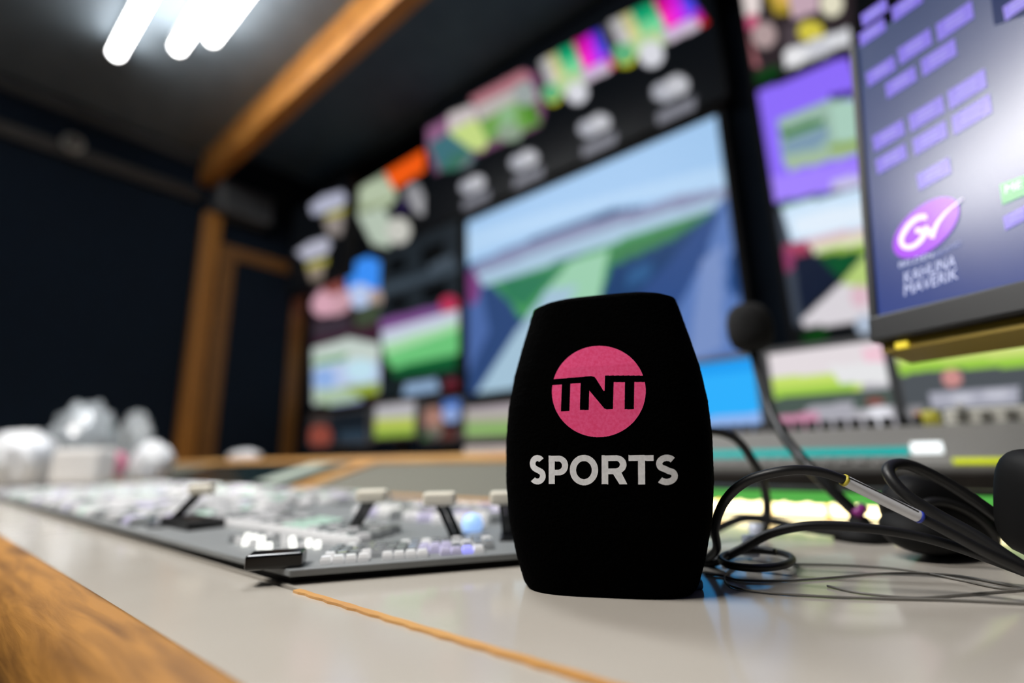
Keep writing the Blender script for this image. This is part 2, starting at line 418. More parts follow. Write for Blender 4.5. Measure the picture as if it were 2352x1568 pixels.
sh = [('97a38a', q(796, 420, 880, 392, 905, 430, 905, 460, 820, 490)), ('b3c1a6', ('o', 868, 448, 42, 34)), ('93a07c', q(818, 480, 905, 452, 905, 462, 822, 492)),
      ('b4c2b2', q(820, 492, 880, 478, 905, 520, 895, 570, 855, 560)), ('c6c6be', ('o', 915, 530, 28, 30)),
      ('ef5a14', q(876, 380, 960, 340, 985, 352, 990, 382, 905, 436)), ('8b8b90', ('o', 950, 445, 20, 24)), ('a0a0a4', ('o', 968, 470, 20, 24)),
      ('241a40', ('o', 925, 475, 18, 14)),
      # grid of black tiles
      ('1f262c', q(870, 590, 1060, 500, 1062, 690, 872, 740)), ('39444e', q(872, 655, 1060, 600, 1060, 622, 872, 680)), ('46515c', q(985, 600, 1040, 585, 1040, 605, 985, 625)),
      ('050709', q(890, 600, 930, 583, 932, 618, 892, 632)), ('050709', q(968, 572, 1020, 550, 1022, 592, 970, 612)),
      ('050709', q(890, 690, 935, 676, 936, 706, 892, 716)), ('050709', q(972, 660, 1026, 640, 1028, 680, 974, 694)),
      # blue sky tile and pink figure
      ('2a1d24', q(715, 640, 870, 590, 872, 760, 718, 770)), ('3d8ff5', q(795, 610, 845, 588, 872, 600, 872, 665, 800, 690)), ('b7c8ea', ('o', 828, 680, 30, 28)),
      ('c79aa6', ('o', 765, 690, 42, 34)), ('d5a4b4', ('o', 742, 700, 26, 26)), ('8a4a44', ('o', 765, 655, 24, 20)), ('b09a90', ('o', 862, 685, 16, 22)), ('3e4a38', q(820, 710, 872, 690, 872, 760, 815, 750)),
      ('39303a', q(720, 740, 800, 725, 815, 800, 722, 800)),
      # left lower tile
      ('3a1e2e', q(718, 780, 872, 740, 872, 810, 720, 810)), ('c2cfc8', q(718, 800, 800, 775, 872, 790, 872, 900, 720, 930)), ('4f9a5c', q(722, 828, 800, 812, 790, 828, 722, 838)),
      ('b9c8e8', q(720, 845, 800, 830, 870, 830, 872, 885, 720, 900)), ('bfe0ee', ('o', 828, 850, 34, 26)), ('8fb0e4', ('o', 745, 868, 26, 24)),
      ('93a83a', q(780, 890, 870, 876, 868, 905, 800, 912)), ('a9c0a4', q(722, 895, 790, 890, 830, 915, 760, 932, 726, 920)), ('8794c0', q(760, 930, 835, 915, 815, 940, 775, 945)), ('3a1420', q(840, 915, 872, 905, 872, 925, 835, 935)),
      # green pitch tile
      ('7d4f8e', q(872, 735, 1050, 690, 1052, 712, 874, 760)), ('b63355', ('o', 1032, 700, 22, 22)), ('c6cfe0', q(876, 760, 1052, 712, 1056, 745, 878, 800)), ('a8dba9', q(876, 790, 1052, 738, 1056, 800, 900, 845)),
      ('6cc47a', q(880, 815, 1056, 755, 1056, 810, 905, 848)), ('0f5a30', q(895, 850, 930, 838, 1050, 812, 1045, 850, 910, 870)),
      ('161f22', q(872, 870, 1060, 845, 1060, 915, 874, 930)), ('8aa6c6', q(930, 882, 1000, 868, 1010, 895, 975, 918, 925, 912)), ('64222e', ('o', 1038, 892, 20, 24))]
LX0 = on_y(708, 800, WY).x; LX1 = BX0 - .05
monitor(LX0, LX1, DESK + .315, DESK + 1.52, WY, '0a0c0f', sh, 'left wall monitor of small tiles with orange, pink and green pictures beside the door frame', bz=.008, res=(150, 190))

# --- right multiviewer
sh = [('2c2428', q(1630, -20, 1960, -20, 1960, 110, 1715, 185)), ('e6d9d6', q(1630, -20, 1745, -20, 1745, 30, 1690, 60, 1650, 40)), ('c4567a', q(1690, 50, 1735, 30, 1745, 60, 1715, 75)),
      ('a68f2c', q(1755, -20, 1800, -20, 1830, 30, 1780, 35)), ('e0b45c', q(1780, -20, 1820, -20, 1820, 5, 1785, 12)), ('c3a6b4', q(1810, -20, 1880, -20, 1880, 25, 1820, 45)), ('e2ddc4', ('o', 1910, 8, 26, 30)),
      ('b09a9a', ('o', 1755, 80, 28, 30)), ('a2666c', q(1690, 85, 1720, 75, 1745, 150, 1705, 165)), ('b9a0a0', q(1680, 90, 1695, 88, 1715, 160, 1695, 160)), ('4c4248', q(1800, 60, 1850, 40, 1850, 100, 1800, 110)),
      ('d2c545', ('o', 1862, 72, 30, 24)), ('d9dadf', par(1800, 120, 1950, 62, 38, 4)), ('e9e9ec', ('o', 1825, 130, 24, 22)), ('c9cad2', ('o', 1880, 108, 26, 22)),
      ('063d12', q(1715, 178, 1790, 148, 1790, 168, 1740, 190)),
      ('8d6cfb', q(1732, 215, 1950, 128, 1975, 240, 2000, 420, 1768, 468)), ('a283ff', q(1760, 410, 1990, 360, 1990, 420, 1768, 468)),
      ('9ab8aa', q(1785, 275, 1900, 228, 1990, 230, 1990, 350, 1800, 380)), ('1f1b52', q(1905, 218, 1968, 205, 1970, 222, 1910, 232)), ('a9cdbd', q(1905, 240, 1970, 225, 1985, 320, 1920, 325)),
      ('3f7a45', q(1790, 300, 1895, 268, 1895, 285, 1800, 318)), ('7c99b0', q(1795, 325, 1900, 290, 1905, 310, 1880, 340, 1800, 355)), ('8aa82c', q(1900, 335, 1980, 318, 1980, 338, 1910, 350)), ('a2bb9c', q(1805, 360, 1980, 335, 1980, 352, 1810, 392)),
      ('0d6b3a', q(1785, 470, 1900, 442, 1900, 450, 1800, 478)), ('c9c4ea', par(1910, 415, 2000, 395, 25)),
      ('3d4552', q(1768, 490, 1830, 470, 1850, 740, 1808, 755)), ('cfe6fb', q(1795, 478, 2000, 425, 2005, 515, 1820, 560)), ('e2effc', q(1820, 500, 2000, 460, 2005, 510, 1830, 545)),
      ('a3405e', q(1800, 565, 1860, 550, 1860, 580, 1810, 600)), ('8f3a66', ('o', 1808, 598, 18, 26)), ('d9b6c0', q(1850, 548, 2000, 518, 2000, 530, 1860, 570)), ('dfe0c0', q(1865, 565, 2000, 530, 2000, 560, 1870, 585)), ('9cc04c', q(1880, 578, 2000, 553, 2000, 572, 1890, 592)),
      ('101a30', q(1822, 590, 1990, 575, 1920, 650, 1840, 725)), ('06502a', q(1880, 588, 1995, 575, 1930, 640, 1900, 610)), ('d9d4da', q(1840, 735, 1985, 600, 2030, 690, 2030, 730, 1850, 752)), ('b4cf78', q(1930, 650, 1990, 580, 2030, 600, 2030, 650, 1980, 660)), ('dcb9c6', ('o', 1975, 680, 22, 26)),
      ('07400e', q(1840, 768, 1900, 755, 1900, 780, 1850, 790)), ('aebcd0', ('o', 1985, 745, 20, 22))]
RX0 = on_y(1725, 215, WY).x - .01
monitor(RX0 + .03, RX0 + .36, DESK + .30, DESK + 1.52, WY - .02, '0a0d10', sh, 'right wall monitor with purple framed tile and stadium tile, partly behind the tilted touchscreen', bz=.014, res=(170, 190))

# --- second row of small monitors standing on the shelf behind the desk
SHELF = 0.046
shelf_y0 = 0.60
def low_monitor(P, v, base, sh, label, group='small monitors in a row on the shelf', res=(70, 50), bz=.008):
    x0, x1, z0, z1 = wall_rect(P, v)
    return monitor(x0, x1, z0, z1, v, base, sh, label, dep=.03, bz=bz, group=group, stand=DESK + SHELF if z0 > DESK + SHELF + .03 else None, res=res, name='small_monitor', casing=small_bezel)
low_monitor([(862, 930), (950, 925), (958, 1000), (862, 1003)], 1.25, 'b4b2b8', [('b9c45f', q(850, 962, 960, 956, 960, 1010, 850, 1010)), ('8fb040', q(850, 985, 960, 980, 960, 1010, 850, 1010))], 'small monitor showing a grey and lime picture, left of the red dressed figure tile')
low_monitor([(972, 925), (1055, 918), (1060, 1005), (975, 1008)], 1.25, '2b2526', [('a3796c', ('o', 995, 960, 24, 26)), ('3f6fc0', ('o', 1040, 930, 24, 26)), ('8fa6d8', ('o', 1035, 952, 20, 18)), ('6a6a60', ('o', 1000, 992, 22, 12)), ('5a2420', ('o', 1030, 1000, 18, 14)), ('1d6a2c', ('o', 962, 1006, 22, 16))], 'small monitor showing a person against blue, between two lime picture screens')
low_monitor([(1070, 935), (1225, 925), (1225, 1000), (1070, 1003)], 1.25, 'a6a890', [('b0a6ac', q(1060, 930, 1230, 920, 1230, 948, 1060, 955)), ('7fae5a', q(1060, 976, 1230, 970, 1230, 995, 1060, 998))], 'small monitor with pale green picture directly left of the black foam')
low_monitor([(712, 955), (845, 945), (845, 1020), (712, 1020)], 1.25, '141c24', [('8a4438', ('o', 735, 1002, 26, 30)), ('3b3230', ('o', 735, 960, 24, 18)), ('2a3a48', q(780, 990, 840, 985, 840, 1015, 780, 1015))], 'dark small monitor with a red patch at the left end of the shelf')
low_monitor([(1560, 842), (1735, 820), (1748, 985), (1560, 1000)], 0.80, '2fb0fd', [('8fb4ee', q(1560, 965, 1760, 945, 1760, 1000, 1560, 1010)), ('23a0f5', q(1560, 830, 1760, 810, 1760, 850, 1560, 870))], 'small monitor with a plain bright blue screen behind the gooseneck microphone')
low_monitor([(1772, 808), (2042, 785), (2042, 975), (1782, 992)], 0.80, 'b5b3ba', [
    ('e4dce0', q(1760, 800, 2060, 775, 2060, 870, 1760, 890)), ('f0c8d6', q(1980, 800, 2030, 790, 2040, 840, 1990, 850)), ('c5e06a', q(1760, 868, 1980, 852, 1980, 895, 1900, 905, 1770, 915)), ('e6e6e8', q(1900, 840, 2050, 830, 2050, 880, 1930, 880)),
    ('9cc94a', q(1775, 895, 1960, 880, 1960, 900, 1780, 918)), ('4c5a54', q(1770, 915, 2060, 890, 2060, 930, 1775, 960)), ('a9a8b2', q(1850, 935, 1960, 920, 1960, 960, 1850, 965)), ('e6e6ee', ('o', 2020, 955, 28, 24)), ('c98aa6', q(1790, 955, 1880, 945, 1880, 980, 1795, 990)), ('8a4a44', ('o', 2010, 922, 22, 8))],
    'small monitor with pink white and lime picture, right of the bright blue screen')
low_monitor([(2066, 765), (2420, 690), (2420, 950), (2070, 975)], 0.80, '50555a', [
    ('f1eaea', q(2050, 780, 2450, 730, 2450, 810, 2050, 850)), ('cfe07c', q(2060, 812, 2450, 785, 2450, 832, 2060, 850)), ('9cce48', q(2060, 835, 2450, 812, 2450, 838, 2130, 850, 2070, 862)), ('cc8f8c', ('o', 2187, 868, 24, 20)),
    ('a9aab8', q(2130, 900, 2340, 885, 2340, 925, 2140, 940)), ('c2c3cf', ('o', 2210, 915, 24, 12)), ('c2c3cf', ('o', 2290, 905, 30, 12)), ('8d8c90', q(2080, 935, 2120, 930, 2120, 960, 2080, 965))],
    'small monitor with lime band and pale captions, below the tilted touchscreen')

# ================================================================== desk furniture
RAIL = 0.058
t = thing('control_desk', (-0.5, 0.25, DESK), 'pale grey laminate control desk with oak edging', 'desk')
SEAMY = 0.1115
prism('desk_top', [(XL, SEAMY + .001), (XR, SEAMY + .001), (XR, .50), (-.235, .50), (-.235, .368), (XL, .368)], DESK - .03, DESK, laminate, t)
box('front_strip', W0, (XL, XR, RAIL, SEAMY - .001, DESK - .03, DESK - .0004), laminate, t)
# thin oak lipping that shows between the two boards, widening to the right
lip = []
n = 60
for i in range(n + 1):
    x = -0.204 + (0.26) * i / n
    lip.append((x, SEAMY + .0006 + .0002 * math.sin(i * 1.7)))
for i in range(n, -1, -1):
    x = -0.204 + (0.26) * i / n
    k = i / n
    lip.append((x, SEAMY - .0022 - .0004 * math.sin(i * 2.3) - 0.0006 * k))
prism('oak_lipping', lip, DESK - .01, DESK + .0005, oak, t)
# rounded oak nosing along the front
prof = []
for i in range(15):
    a = math.pi / 2 + math.pi * i / 14
    prof.append((RAIL - .0 + .02 * math.cos(a) * 1.15, DESK - .021 + .0225 * math.sin(a)))
prof = [(RAIL + .001, DESK + .0015)] + prof + [(RAIL + .001, DESK - .044)]
xs = [XL + (XR - XL) * i / 60 for i in range(61)]
V = [Vector((x, p[0], p[1])) for x in xs for p in prof]; m_ = len(prof)
Fc = [(i * m_ + j, i * m_ + (j + 1) % m_, (i + 1) * m_ + (j + 1) % m_, (i + 1) * m_ + j) for i in range(60) for j in range(m_)]
mesh('oak_nosing', V, Fc, oak_worn, t, True)
box('support_panel', W0, (XL, XR, 0.34, 0.36, 0.0, DESK - .03), mat('desk_carcass', '2a2b2d', 0.6), t)
# upstand behind the desk
t = thing('desk_upstand', (-1.0, 0.5, DESK), 'sloping grey upstand with oak framing behind the button console', 'upstand')
def slope(a, b, c):              # a along x, b up the slope 0..1, c out of the face
    y = 0.372 + (0.54 - 0.372) * b; z = DESK + 0.0 + SHELF * b
    nrm = Vector((0, -SHELF, 0.168)).normalized()
    return Vector((a, y, z)) + nrm * c
grey_panel = mat('olive_grey_panel', '6e6c60', 0.6)
V, Fc = boxv(slope, XL, -0.24, 0, 1, -.01, 0.0); mesh('panel', V, Fc, grey_panel, t)
V, Fc = boxv(slope, XL, -0.24, -0.0, .09, 0, .003); mesh('bottom_rail', V, Fc, oak, t)
V, Fc = boxv(slope, XL, -0.24, .88, 1.06, 0, .004); mesh('top_rail', V, Fc, oak, t)
xb = on_y(775, 1095, .46).x
V, Fc = boxv(slope, xb - .022, xb + .022, 0, 1, 0, .0035); mesh('divider', V, Fc, oak, t)
V, Fc = boxv(slope, xb - .62, xb - .045, .14, .86, .0, .004); mesh('inset_glass', V, Fc, mat('dark_glass', '1c2a2c', 0.12), t)
V, Fc = boxv(slope, xb - .64, xb - .62, .12, .88, .0, .005); mesh('glass_edge', V, Fc, blackp, t)
V, Fc = boxv(slope, xb - .17, xb - .09, .2, .82, .004, .0045); mesh('glass_reflection', V, Fc, mat('glass_reflection', 'a9b3a6', 0.5), t)  # pale patch painted as a reflection in the glass
t = thing('monitor_shelf', (-0.5, 1.0, DESK + SHELF), 'long oak shelf under the wall of monitors', 'shelf')
box('shelf_board', W0, (XL, -0.24, 0.548, YB, DESK + SHELF - .025, DESK + SHELF - .001), oak_trim, t)
box('support', W0, (XL, -0.24, YB - .05, YB - .02, 0, DESK + SHELF - .025), mat('desk_carcass', '2a2b2d', 0.6), t)

# ================================================================== vision mixer console
K0 = on_z(650, 1343, 0.0)        # front corner of the console
CX, CY = -0.214, SEAMY + .001
e1 = Vector((0.061, 0.082, 0)).normalized()      # along its right edge
e2 = Vector((-0.082, 0.061, 0)).normalized()     # into the console, perpendicular
kon = thing('vision_mixer_console', (CX, CY, DESK), 'grey vision mixer console full of lit white buttons beside the black foam', 'mixing console')
ZT = 0.0062
poly = [(CX, CY), (CX + .061 * 1.5, CY + .082 * 1.5), (CX + .061 * 1.5, 0.368), (-1.25, 0.368), (-1.25, CY)]
prism('top_panel', poly, DESK + .0032, DESK + ZT, panelgrey, kon, bev=.0006)
inner = [(CX - .004, CY + .003), (CX + .061 * 1.5 - .004, CY + .082 * 1.5), (CX + .061 * 1.5 - .004, 0.364), (-1.245, 0.364), (-1.245, CY + .003)]
prism('recessed_body', inner, DESK + .0003, DESK + .0032, blackm, kon)
KF = frame(Vector((CX, CY, DESK + ZT)), e1, e2, XYZ[2])
def console_xy(p):               # world point -> (a along e1, b into console)
    d = Vector((p.x - CX, p.y - CY, 0)); return d.dot(e1), d.dot(e2)
keyw = mat('lit_white_key', 'dddcdc', 0.15, emit=0.30)
keyq = mat('pale_key', 'c4c4c6', 0.45)
keyg = mat('glint_key', 'f4f4ee', 0.1, emit=1.3)  # glow imitates tube glints on clear keycaps
keyc = mat('clear_key', 'b9bcbf', 0.05, spec=0.8, coat=1.0)
keyl = mat('lilac_key', 'bdb8d2', 0.15, emit=0.3)
keyb = mat('violet_blue_key', 'a2a4ff', 0.15, emit=0.7)
keym = mat('mint_key', 'b4cfc2', 0.15, emit=0.3)
keyk = mat('dark_key', '26282b', 0.3)
keyd = mat('grey_key', '8c9092', 0.2)
def key(F, a, b, w_, d_, h, m, parent, name='button', top=0.75):
    z0, z1 = 0.0, h
    V = []
    for (zz, k) in ((z0, 1.0), (z1 * .55, 1.0), (z1, top)):
        for (sa, sb) in ((-1, -1), (1, -1), (1, 1), (-1, 1)):
            V.append(F(a + sa * w_ / 2 * k, b + sb * d_ / 2 * k, zz))
    Fc = [(8, 9, 10, 11)]
    for l in (0, 4):
        for i in range(4): Fc.append((l + i, l + (i + 1) % 4, l + 4 + (i + 1) % 4, l + 4 + i))
    return V, Fc
def add_key(a, b, w_, d_, h, m, F=KF, parent=kon, top=0.8):
    V, Fc = key(F, a, b, w_, d_, h, m, parent, top=top)
    return mesh('button', V, Fc, m, parent)
buttons = []
# front row by the right edge and the rows behind it
for row in range(5):
    for i in range(15):
        if (i % 5 == 4) and row == 0: continue
        a = .0135 + i * .0053 + row * .001; b = .0085 + row * .0068
        m = keyw if row < 1 else random.choice([keyc, keyc, keyw, keyd, keyd, keyw])
        if row == 0 and i in (10, 11, 12): m = (keyl, keyl, keyb)[i - 10]
        if row in (1, 2) and i in (8, 9, 10): m = keyl
        buttons.append((a, b, .0047, .0052, .0030 if row == 0 else .0034, m))
# clear keys at the front-left corner, some with tube glints put in as glow
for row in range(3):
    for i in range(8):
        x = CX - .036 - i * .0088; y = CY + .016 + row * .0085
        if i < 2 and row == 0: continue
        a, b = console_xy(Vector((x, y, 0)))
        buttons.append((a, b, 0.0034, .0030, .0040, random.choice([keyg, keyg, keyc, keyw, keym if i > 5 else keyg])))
near = len(buttons)
# pale long rows behind them
for row in range(5):
    for i in range(20):
        x = CX - .028 - i * .0105 - row * .004; y = CY + .048 + row * .010
        a, b = console_xy(Vector((x, y, 0)))
        m = keyw if row == 0 else (keym if (i in (6, 7, 8)) else keyd if random.random() < .5 else keyq)
        buttons.append((a, b, .0085, .0078, .0045, m))
for (a, b, w_, d_, h, m) in buttons[:94]:
    o = add_key(a, b, w_, d_, h, m)
    if m is keyb: o['label'] = 'violet-blue lit button'
    elif m is keym: o['label'] = 'mint green lit button'
rest = buttons[94:]
# far field of small keys, too many to count
for i in range(46):
    for row in range(12):
        x = CX - .245 - i * .0175; y = CY + .012 + row * .021
        if random.random() < .12: continue
        a, b = console_xy(Vector((x, y, 0)))
        rest.append((a, b, .013, .0125, .006, random.choice([keyq, keyq, keyq, keyw, keyq, keyd, keyl, keym, keyd])))
for i in range(9):
    for row in range(4):
        x = CX - .02 + .0 - i * .016; y = CY + .135 + row * .022
        a, b = console_xy(Vector((x, y, 0)))
        rest.append((a, b, .013, .014, .006, random.choice([keyw, keyd, keyl, keyw])))
V, Fc, mi = [], [], []
ml = [keyw, keyq, keyg, keyc, keyl, keyb, keym, keyk, keyd]
for (a, b, w_, d_, h, m) in rest:
    v, f2 = key(KF, a, b, w_, d_, h, m, kon); n0 = len(V)
    V += v; Fc += [tuple(n0 + i for i in k) for k in f2]; mi += [ml.index(m)] * len(f2)
o = mesh('button_field', V, Fc, None, kon); o['kind'] = 'stuff'; o['label'] = 'hundreds of small white, lilac and mint buttons'
for m in ml: o.data.materials.append(m)
for p, k in zip(o.data.polygons, mi): p.material_index = k
# black raised block at the corner
KB = on_z(640, 1300, ZT)
a, b = console_xy(KB)
blk = box('black_block', frame(KF(a, b, 0), e1, e2, XYZ[2]), (-.0125, .0105, -.0065, .0065, 0, .0062), mat('gloss_black', '050506', 0.22), kon, bev=.0012, seg=2)
box('block_window', frame(KF(a, b, 0), e1, e2, XYZ[2]), (-.0105, .0085, -.005, .005, .0062, .0064), mat('smoked_window', '1a0d0b', 0.05), blk).location = (0, 0, 0)
# transition levers
def tbar(P, D, hw, lean, label, foot):
    top = at(P[0], P[1], D)
    base = Vector((foot.x, foot.y, DESK + ZT))
    t2 = bpy.data.objects.new('transition_lever', None); t2.location = (0, 0, 0); C.objects.link(t2)
    t2.parent = kon; t2.location = base - Vector((CX, CY, DESK))
    return t2, top, base
def lever(top_px, D, foot_px, hw, label):
    top = at(*top_px, D); d = ray(*foot_px); base = CAM + d * ((DESK + ZT - CAM.z) / d.z)
    # keep the lever's foot at about the depth of its top
    base = at(*foot_px, D); base.z = DESK + ZT
    L = bpy.data.objects.new('transition_lever', None); C.objects.link(L); L.parent = kon
    L.location = base - Vector((CX, CY, DESK)); L['label'] = label
    off = base
    def loc(pts): return [Vector(p) - off for p in pts]
    ax = (top - base)
    side = Vector((RT.x, RT.y, 0)).normalized()
    V, Fc = [], []
    for k in (-1, 1):
        path = [base + side * (hw * .22 * k), base + ax * .5 + side * (hw * .22 * k), base + ax + side * (hw * .22 * k)]
        v, f2 = tubev(path, .0017, 8); n0 = len(V); V += v; Fc += [tuple(n0 + i for i in q2) for q2 in f2]
    me = bpy.data.meshes.new('arm'); me.from_pydata([tuple(p) for p in loc(V)], [], Fc); link('arm', me, blackp, L)
    fwd = side.cross(XYZ[2])
    v, f2 = boxv(frame(top, side, fwd, XYZ[2]), -hw, hw, -.004, .004, -.0032, .0042)
    me = bpy.data.meshes.new('handle'); me.from_pydata([tuple(p) for p in loc(v)], [], f2); h_ = link('handle', me, mat('cream_handle', 'efe9d8', 0.35), L)
    bm = bmesh.new(); bm.from_mesh(me); bmesh.ops.recalc_face_normals(bm, faces=bm.faces); bmesh.ops.bevel(bm, geom=bm.edges[:], offset=.002, segments=3, affect='EDGES', profile=.5); bm.to_mesh(me); bm.free()
    v, f2 = boxv(frame(base, side, fwd, XYZ[2]), -hw * .6, hw * .6, -.014, .014, 0, .001)
    me = bpy.data.meshes.new('slot_plate'); me.from_pydata([tuple(p) for p in loc(v)], [], f2); link('slot_plate', me, blackp, L)
lever((855, 1140), .30, (805, 1215), .0095, 'cream handled lever leaning right, middle one')
lever((1010, 1147), .275, (1050, 1225), .0092, 'cream handled lever leaning left beside the black foam')
lever((1158, 1145), .275, (1168, 1215), .008, 'cream handled lever partly behind the black foam')
lever((465, 1125), .36, (385, 1205), .009, 'grey tipped lever on its own at the left')
# blue-lit ball knob
o = lathe('blue_knob', frame(at(1085, 1204, .30), *XYZ), [(.001, -.0065), (.005, -.005), (.0068, 0), (.005, .005), (.001, .0065)], mat('lit_blue_knob', '9dc3fa', 0.3, emit=.8), kon)
o['label'] = 'pale blue lit knob'
# black plinth under left lever
a, b = console_xy(on_z(440, 1208, ZT))
box('lever_plinth', frame(KF(a, b, 0), XYZ[0], XYZ[1], XYZ[2]), (-.028, .028, -.012, .012, 0, .006), blackp, kon, bev=.001)

# ================================================================== foam microphone windshield
MC = on_z(1405, 1330, 0.0)
ANG = math.radians(0)
# local frame: mx to the right along its printed face, my away from the camera
az_face = math.atan2(R0.y, R0.x) - math.radians(14)
mx = Vector((math.cos(az_face), math.sin(az_face), 0)); my = Vector((-mx.y, mx.x, 0))
MIC_H = 0.1140
MC = CAM + Vector((FW.x, FW.y, 0)).normalized() * 0.2185 + R0 * 0.0405; MC.z = DESK
def prof_w(t):                    # half width along the height (0 bottom .. 1 top)
    P = [(0, .0292), (.015, .0306), (.10, .0334), (.22, .0362), (.35, .0376), (.5, .0380), (.62, .0373), (.74, .0354), (.85, .0326), (.93, .0304), (.97, .0294), (1.0, .0284)]
    for (a, b), (c, d) in zip(P, P[1:]):
        if t <= c:
            k = (t - a) / (c - a); k2 = k
            return (b + (d - b) * k2) * 1.11
    return P[-1][1]
MN = 3.6
LEAN = .045
def lean(z): return LEAN * (z - MIC_H * .5)
def mic_surf(th, t, off=0.0):
    w_ = prof_w(t); d_ = w_ * 0.80
    c, s = math.cos(th), math.sin(th)
    r = (abs(c) ** MN + abs(s) ** MN) ** (-1 / MN)
    x, y = (w_ + off) * c * r, (d_ + off) * s * r
    zz = t * MIC_H
    return MC + mx * (x + lean(zz)) + my * y + XYZ[2] * zz
NT, NZ = 220, 150
V, Fc = [], []
rnd = random.Random(3)
for j in range(NZ + 1):
    t_ = j / NZ
    for i in range(NT):
        V.append(mic_surf(2 * math.pi * i / NT, t_, rnd.uniform(-.00009, .00009)))
for j in range(NZ):
    for i in range(NT):
        Fc.append((j * NT + i, j * NT + (i + 1) % NT, (j + 1) * NT + (i + 1) % NT, (j + 1) * NT + i))
# domed top
base = NZ * NT
rings = 10
for k in range(1, rings + 1):
    s_ = 1 - (k / rings) ** 1.0
    hz = MIC_H + .0042 * (1 - s_ ** 5)
    n0 = len(V)
    for i in range(NT):
        p = mic_surf(2 * math.pi * i / NT, 1.0) - MC - XYZ[2] * MIC_H - mx * lean(MIC_H)
        V.append(MC + mx * lean(MIC_H) + p * max(s_, .02) + XYZ[2] * hz)
    for i in range(NT):
        Fc.append((base + i, base + (i + 1) % NT, n0 + (i + 1) % NT, n0 + i))
    base = n0
Fc.append(tuple(base + i for i in range(NT)))
Fc.append(tuple(range(NT))[::-1])
flock = noisy('black_flocking', '010101', '020202', 900, rough=0.98, spec=0.02, bump=0.6)
mic = thing('microphone_windshield', tuple(MC), 'black flocked foam microphone windshield standing on the desk, pink round logo and white SPORTS', 'microphone windshield')
mesh('foam_body', V, Fc, flock, mic, True)
# printed marks: filled outlines laid on the front of the foam
PX0, PY0, PSC = 1150, 660, 500 / 1059.0       # the outlines were measured on this window
face_o = mic_surf(-math.pi / 2, .5); face_n = -my
def to_face(X, Y):
    x_, y_ = PX0 + X * PSC, PY0 + Y * PSC
    d = ray(x_, y_); k = (face_o - CAM).dot(face_n) / d.dot(face_n); p = CAM + d * k
    return ((p - MC).dot(mx), (p.z - DESK))
def face_pt(a, h, off):
    """point on the front of the foam at sideways offset a and height h"""
    t_ = min(max(h / MIC_H, 0), 1); w_ = prof_w(t_); d_ = w_ * .80
    k = min(abs(a - lean(h)) / w_, .999)
    y = d_ * (1 - k ** MN) ** (1 / MN)
    return MC + mx * a - my * (y + off) + XYZ[2] * h
def decal(name, outer, holes, m, off, dz=.00012, dx=.0012):
    O = [to_face(*p) for p in outer]; H = [[to_face(*p) for p in h] for h in holes]
    zs = [p[1] for p in O]; z = min(zs) + dz * .5; V, Fc = [], []
    def cuts(P, z):
        r = []
        for i in range(len(P)):
            (xa, za), (xb, zb) = P[i - 1], P[i]
            if (za > z) != (zb > z): r.append(xa + (xb - xa) * (z - za) / (zb - za))
        return sorted(r)
    while z < max(zs):
        c = cuts(O, z); iv = [(c[i], c[i + 1]) for i in range(0, len(c) - 1, 2)]
        for h in H:
            c = cuts(h, z); hv = [(c[i], c[i + 1]) for i in range(0, len(c) - 1, 2)]
            for (ha, hb) in hv:
                nv = []
                for (a, b) in iv:
                    if hb <= a or ha >= b: nv.append((a, b)); continue
                    if ha > a: nv.append((a, ha))
                    if hb < b: nv.append((hb, b))
                iv = nv
        for (a, b) in iv:
            k = max(1, int((b - a) / dx)); n0 = len(V)
            for i in range(k + 1):
                x = a + (b - a) * i / k + rnd.uniform(-.00004, .00004)
                V.append(face_pt(x, z - dz * .52, off)); V.append(face_pt(x, z + dz * .52, off))
            for i in range(k): Fc.append((n0 + 2 * i, n0 + 2 * i + 2, n0 + 2 * i + 3, n0 + 2 * i + 1))
        z += dz
    return mesh(name, V, Fc, m, mic, True)
pink = noisy('pink_print', 'fb4e86', 'ff6298', 900, rough=0.9, spec=0.1)
white = noisy('white_print', 'e4e4e6', 'f0f0f2', 900, rough=0.9, spec=0.1)
circ = [(476 + 230 * math.cos(2 * math.pi * i / 120), 501 + 227 * math.sin(2 * math.pi * i / 120)) for i in range(120)]
tnt = q(225, 444, 300, 439, 440, 428, 455, 432, 464, 444, 500, 502, 505, 500, 506, 425, 720, 425, 720, 457, 650, 457, 648, 592, 603, 592, 604, 458, 549, 458, 546, 592, 514, 592, 504, 588, 430, 500, 428, 595, 385, 595, 387, 462, 337, 466, 334, 600, 292, 602, 295, 469, 225, 473)
decal('round_logo', circ, [tnt], pink, .00025)['label'] = 'pink disc with TNT left black'
def arc(cx, cy, rx, ry, a0, a1, n=24):
    return [(cx + rx * math.cos(math.radians(a0 + (a1 - a0) * i / n)), cy - ry * math.sin(math.radians(a0 + (a1 - a0) * i / n))) for i in range(n + 1)]
def stroke(P, w_):               # outline of a thick line
    L_, R_ = [], []
    for i, p in enumerate(P):
        a = P[max(i - 1, 0)]; b = P[min(i + 1, len(P) - 1)]
        dx, dy = b[0] - a[0], b[1] - a[1]; l = math.hypot(dx, dy) or 1
        nx_, ny_ = -dy / l * w_ / 2, dx / l * w_ / 2
        L_.append((p[0] + nx_, p[1] + ny_)); R_.append((p[0] - nx_, p[1] - ny_))
    return L_ + R_[::-1]
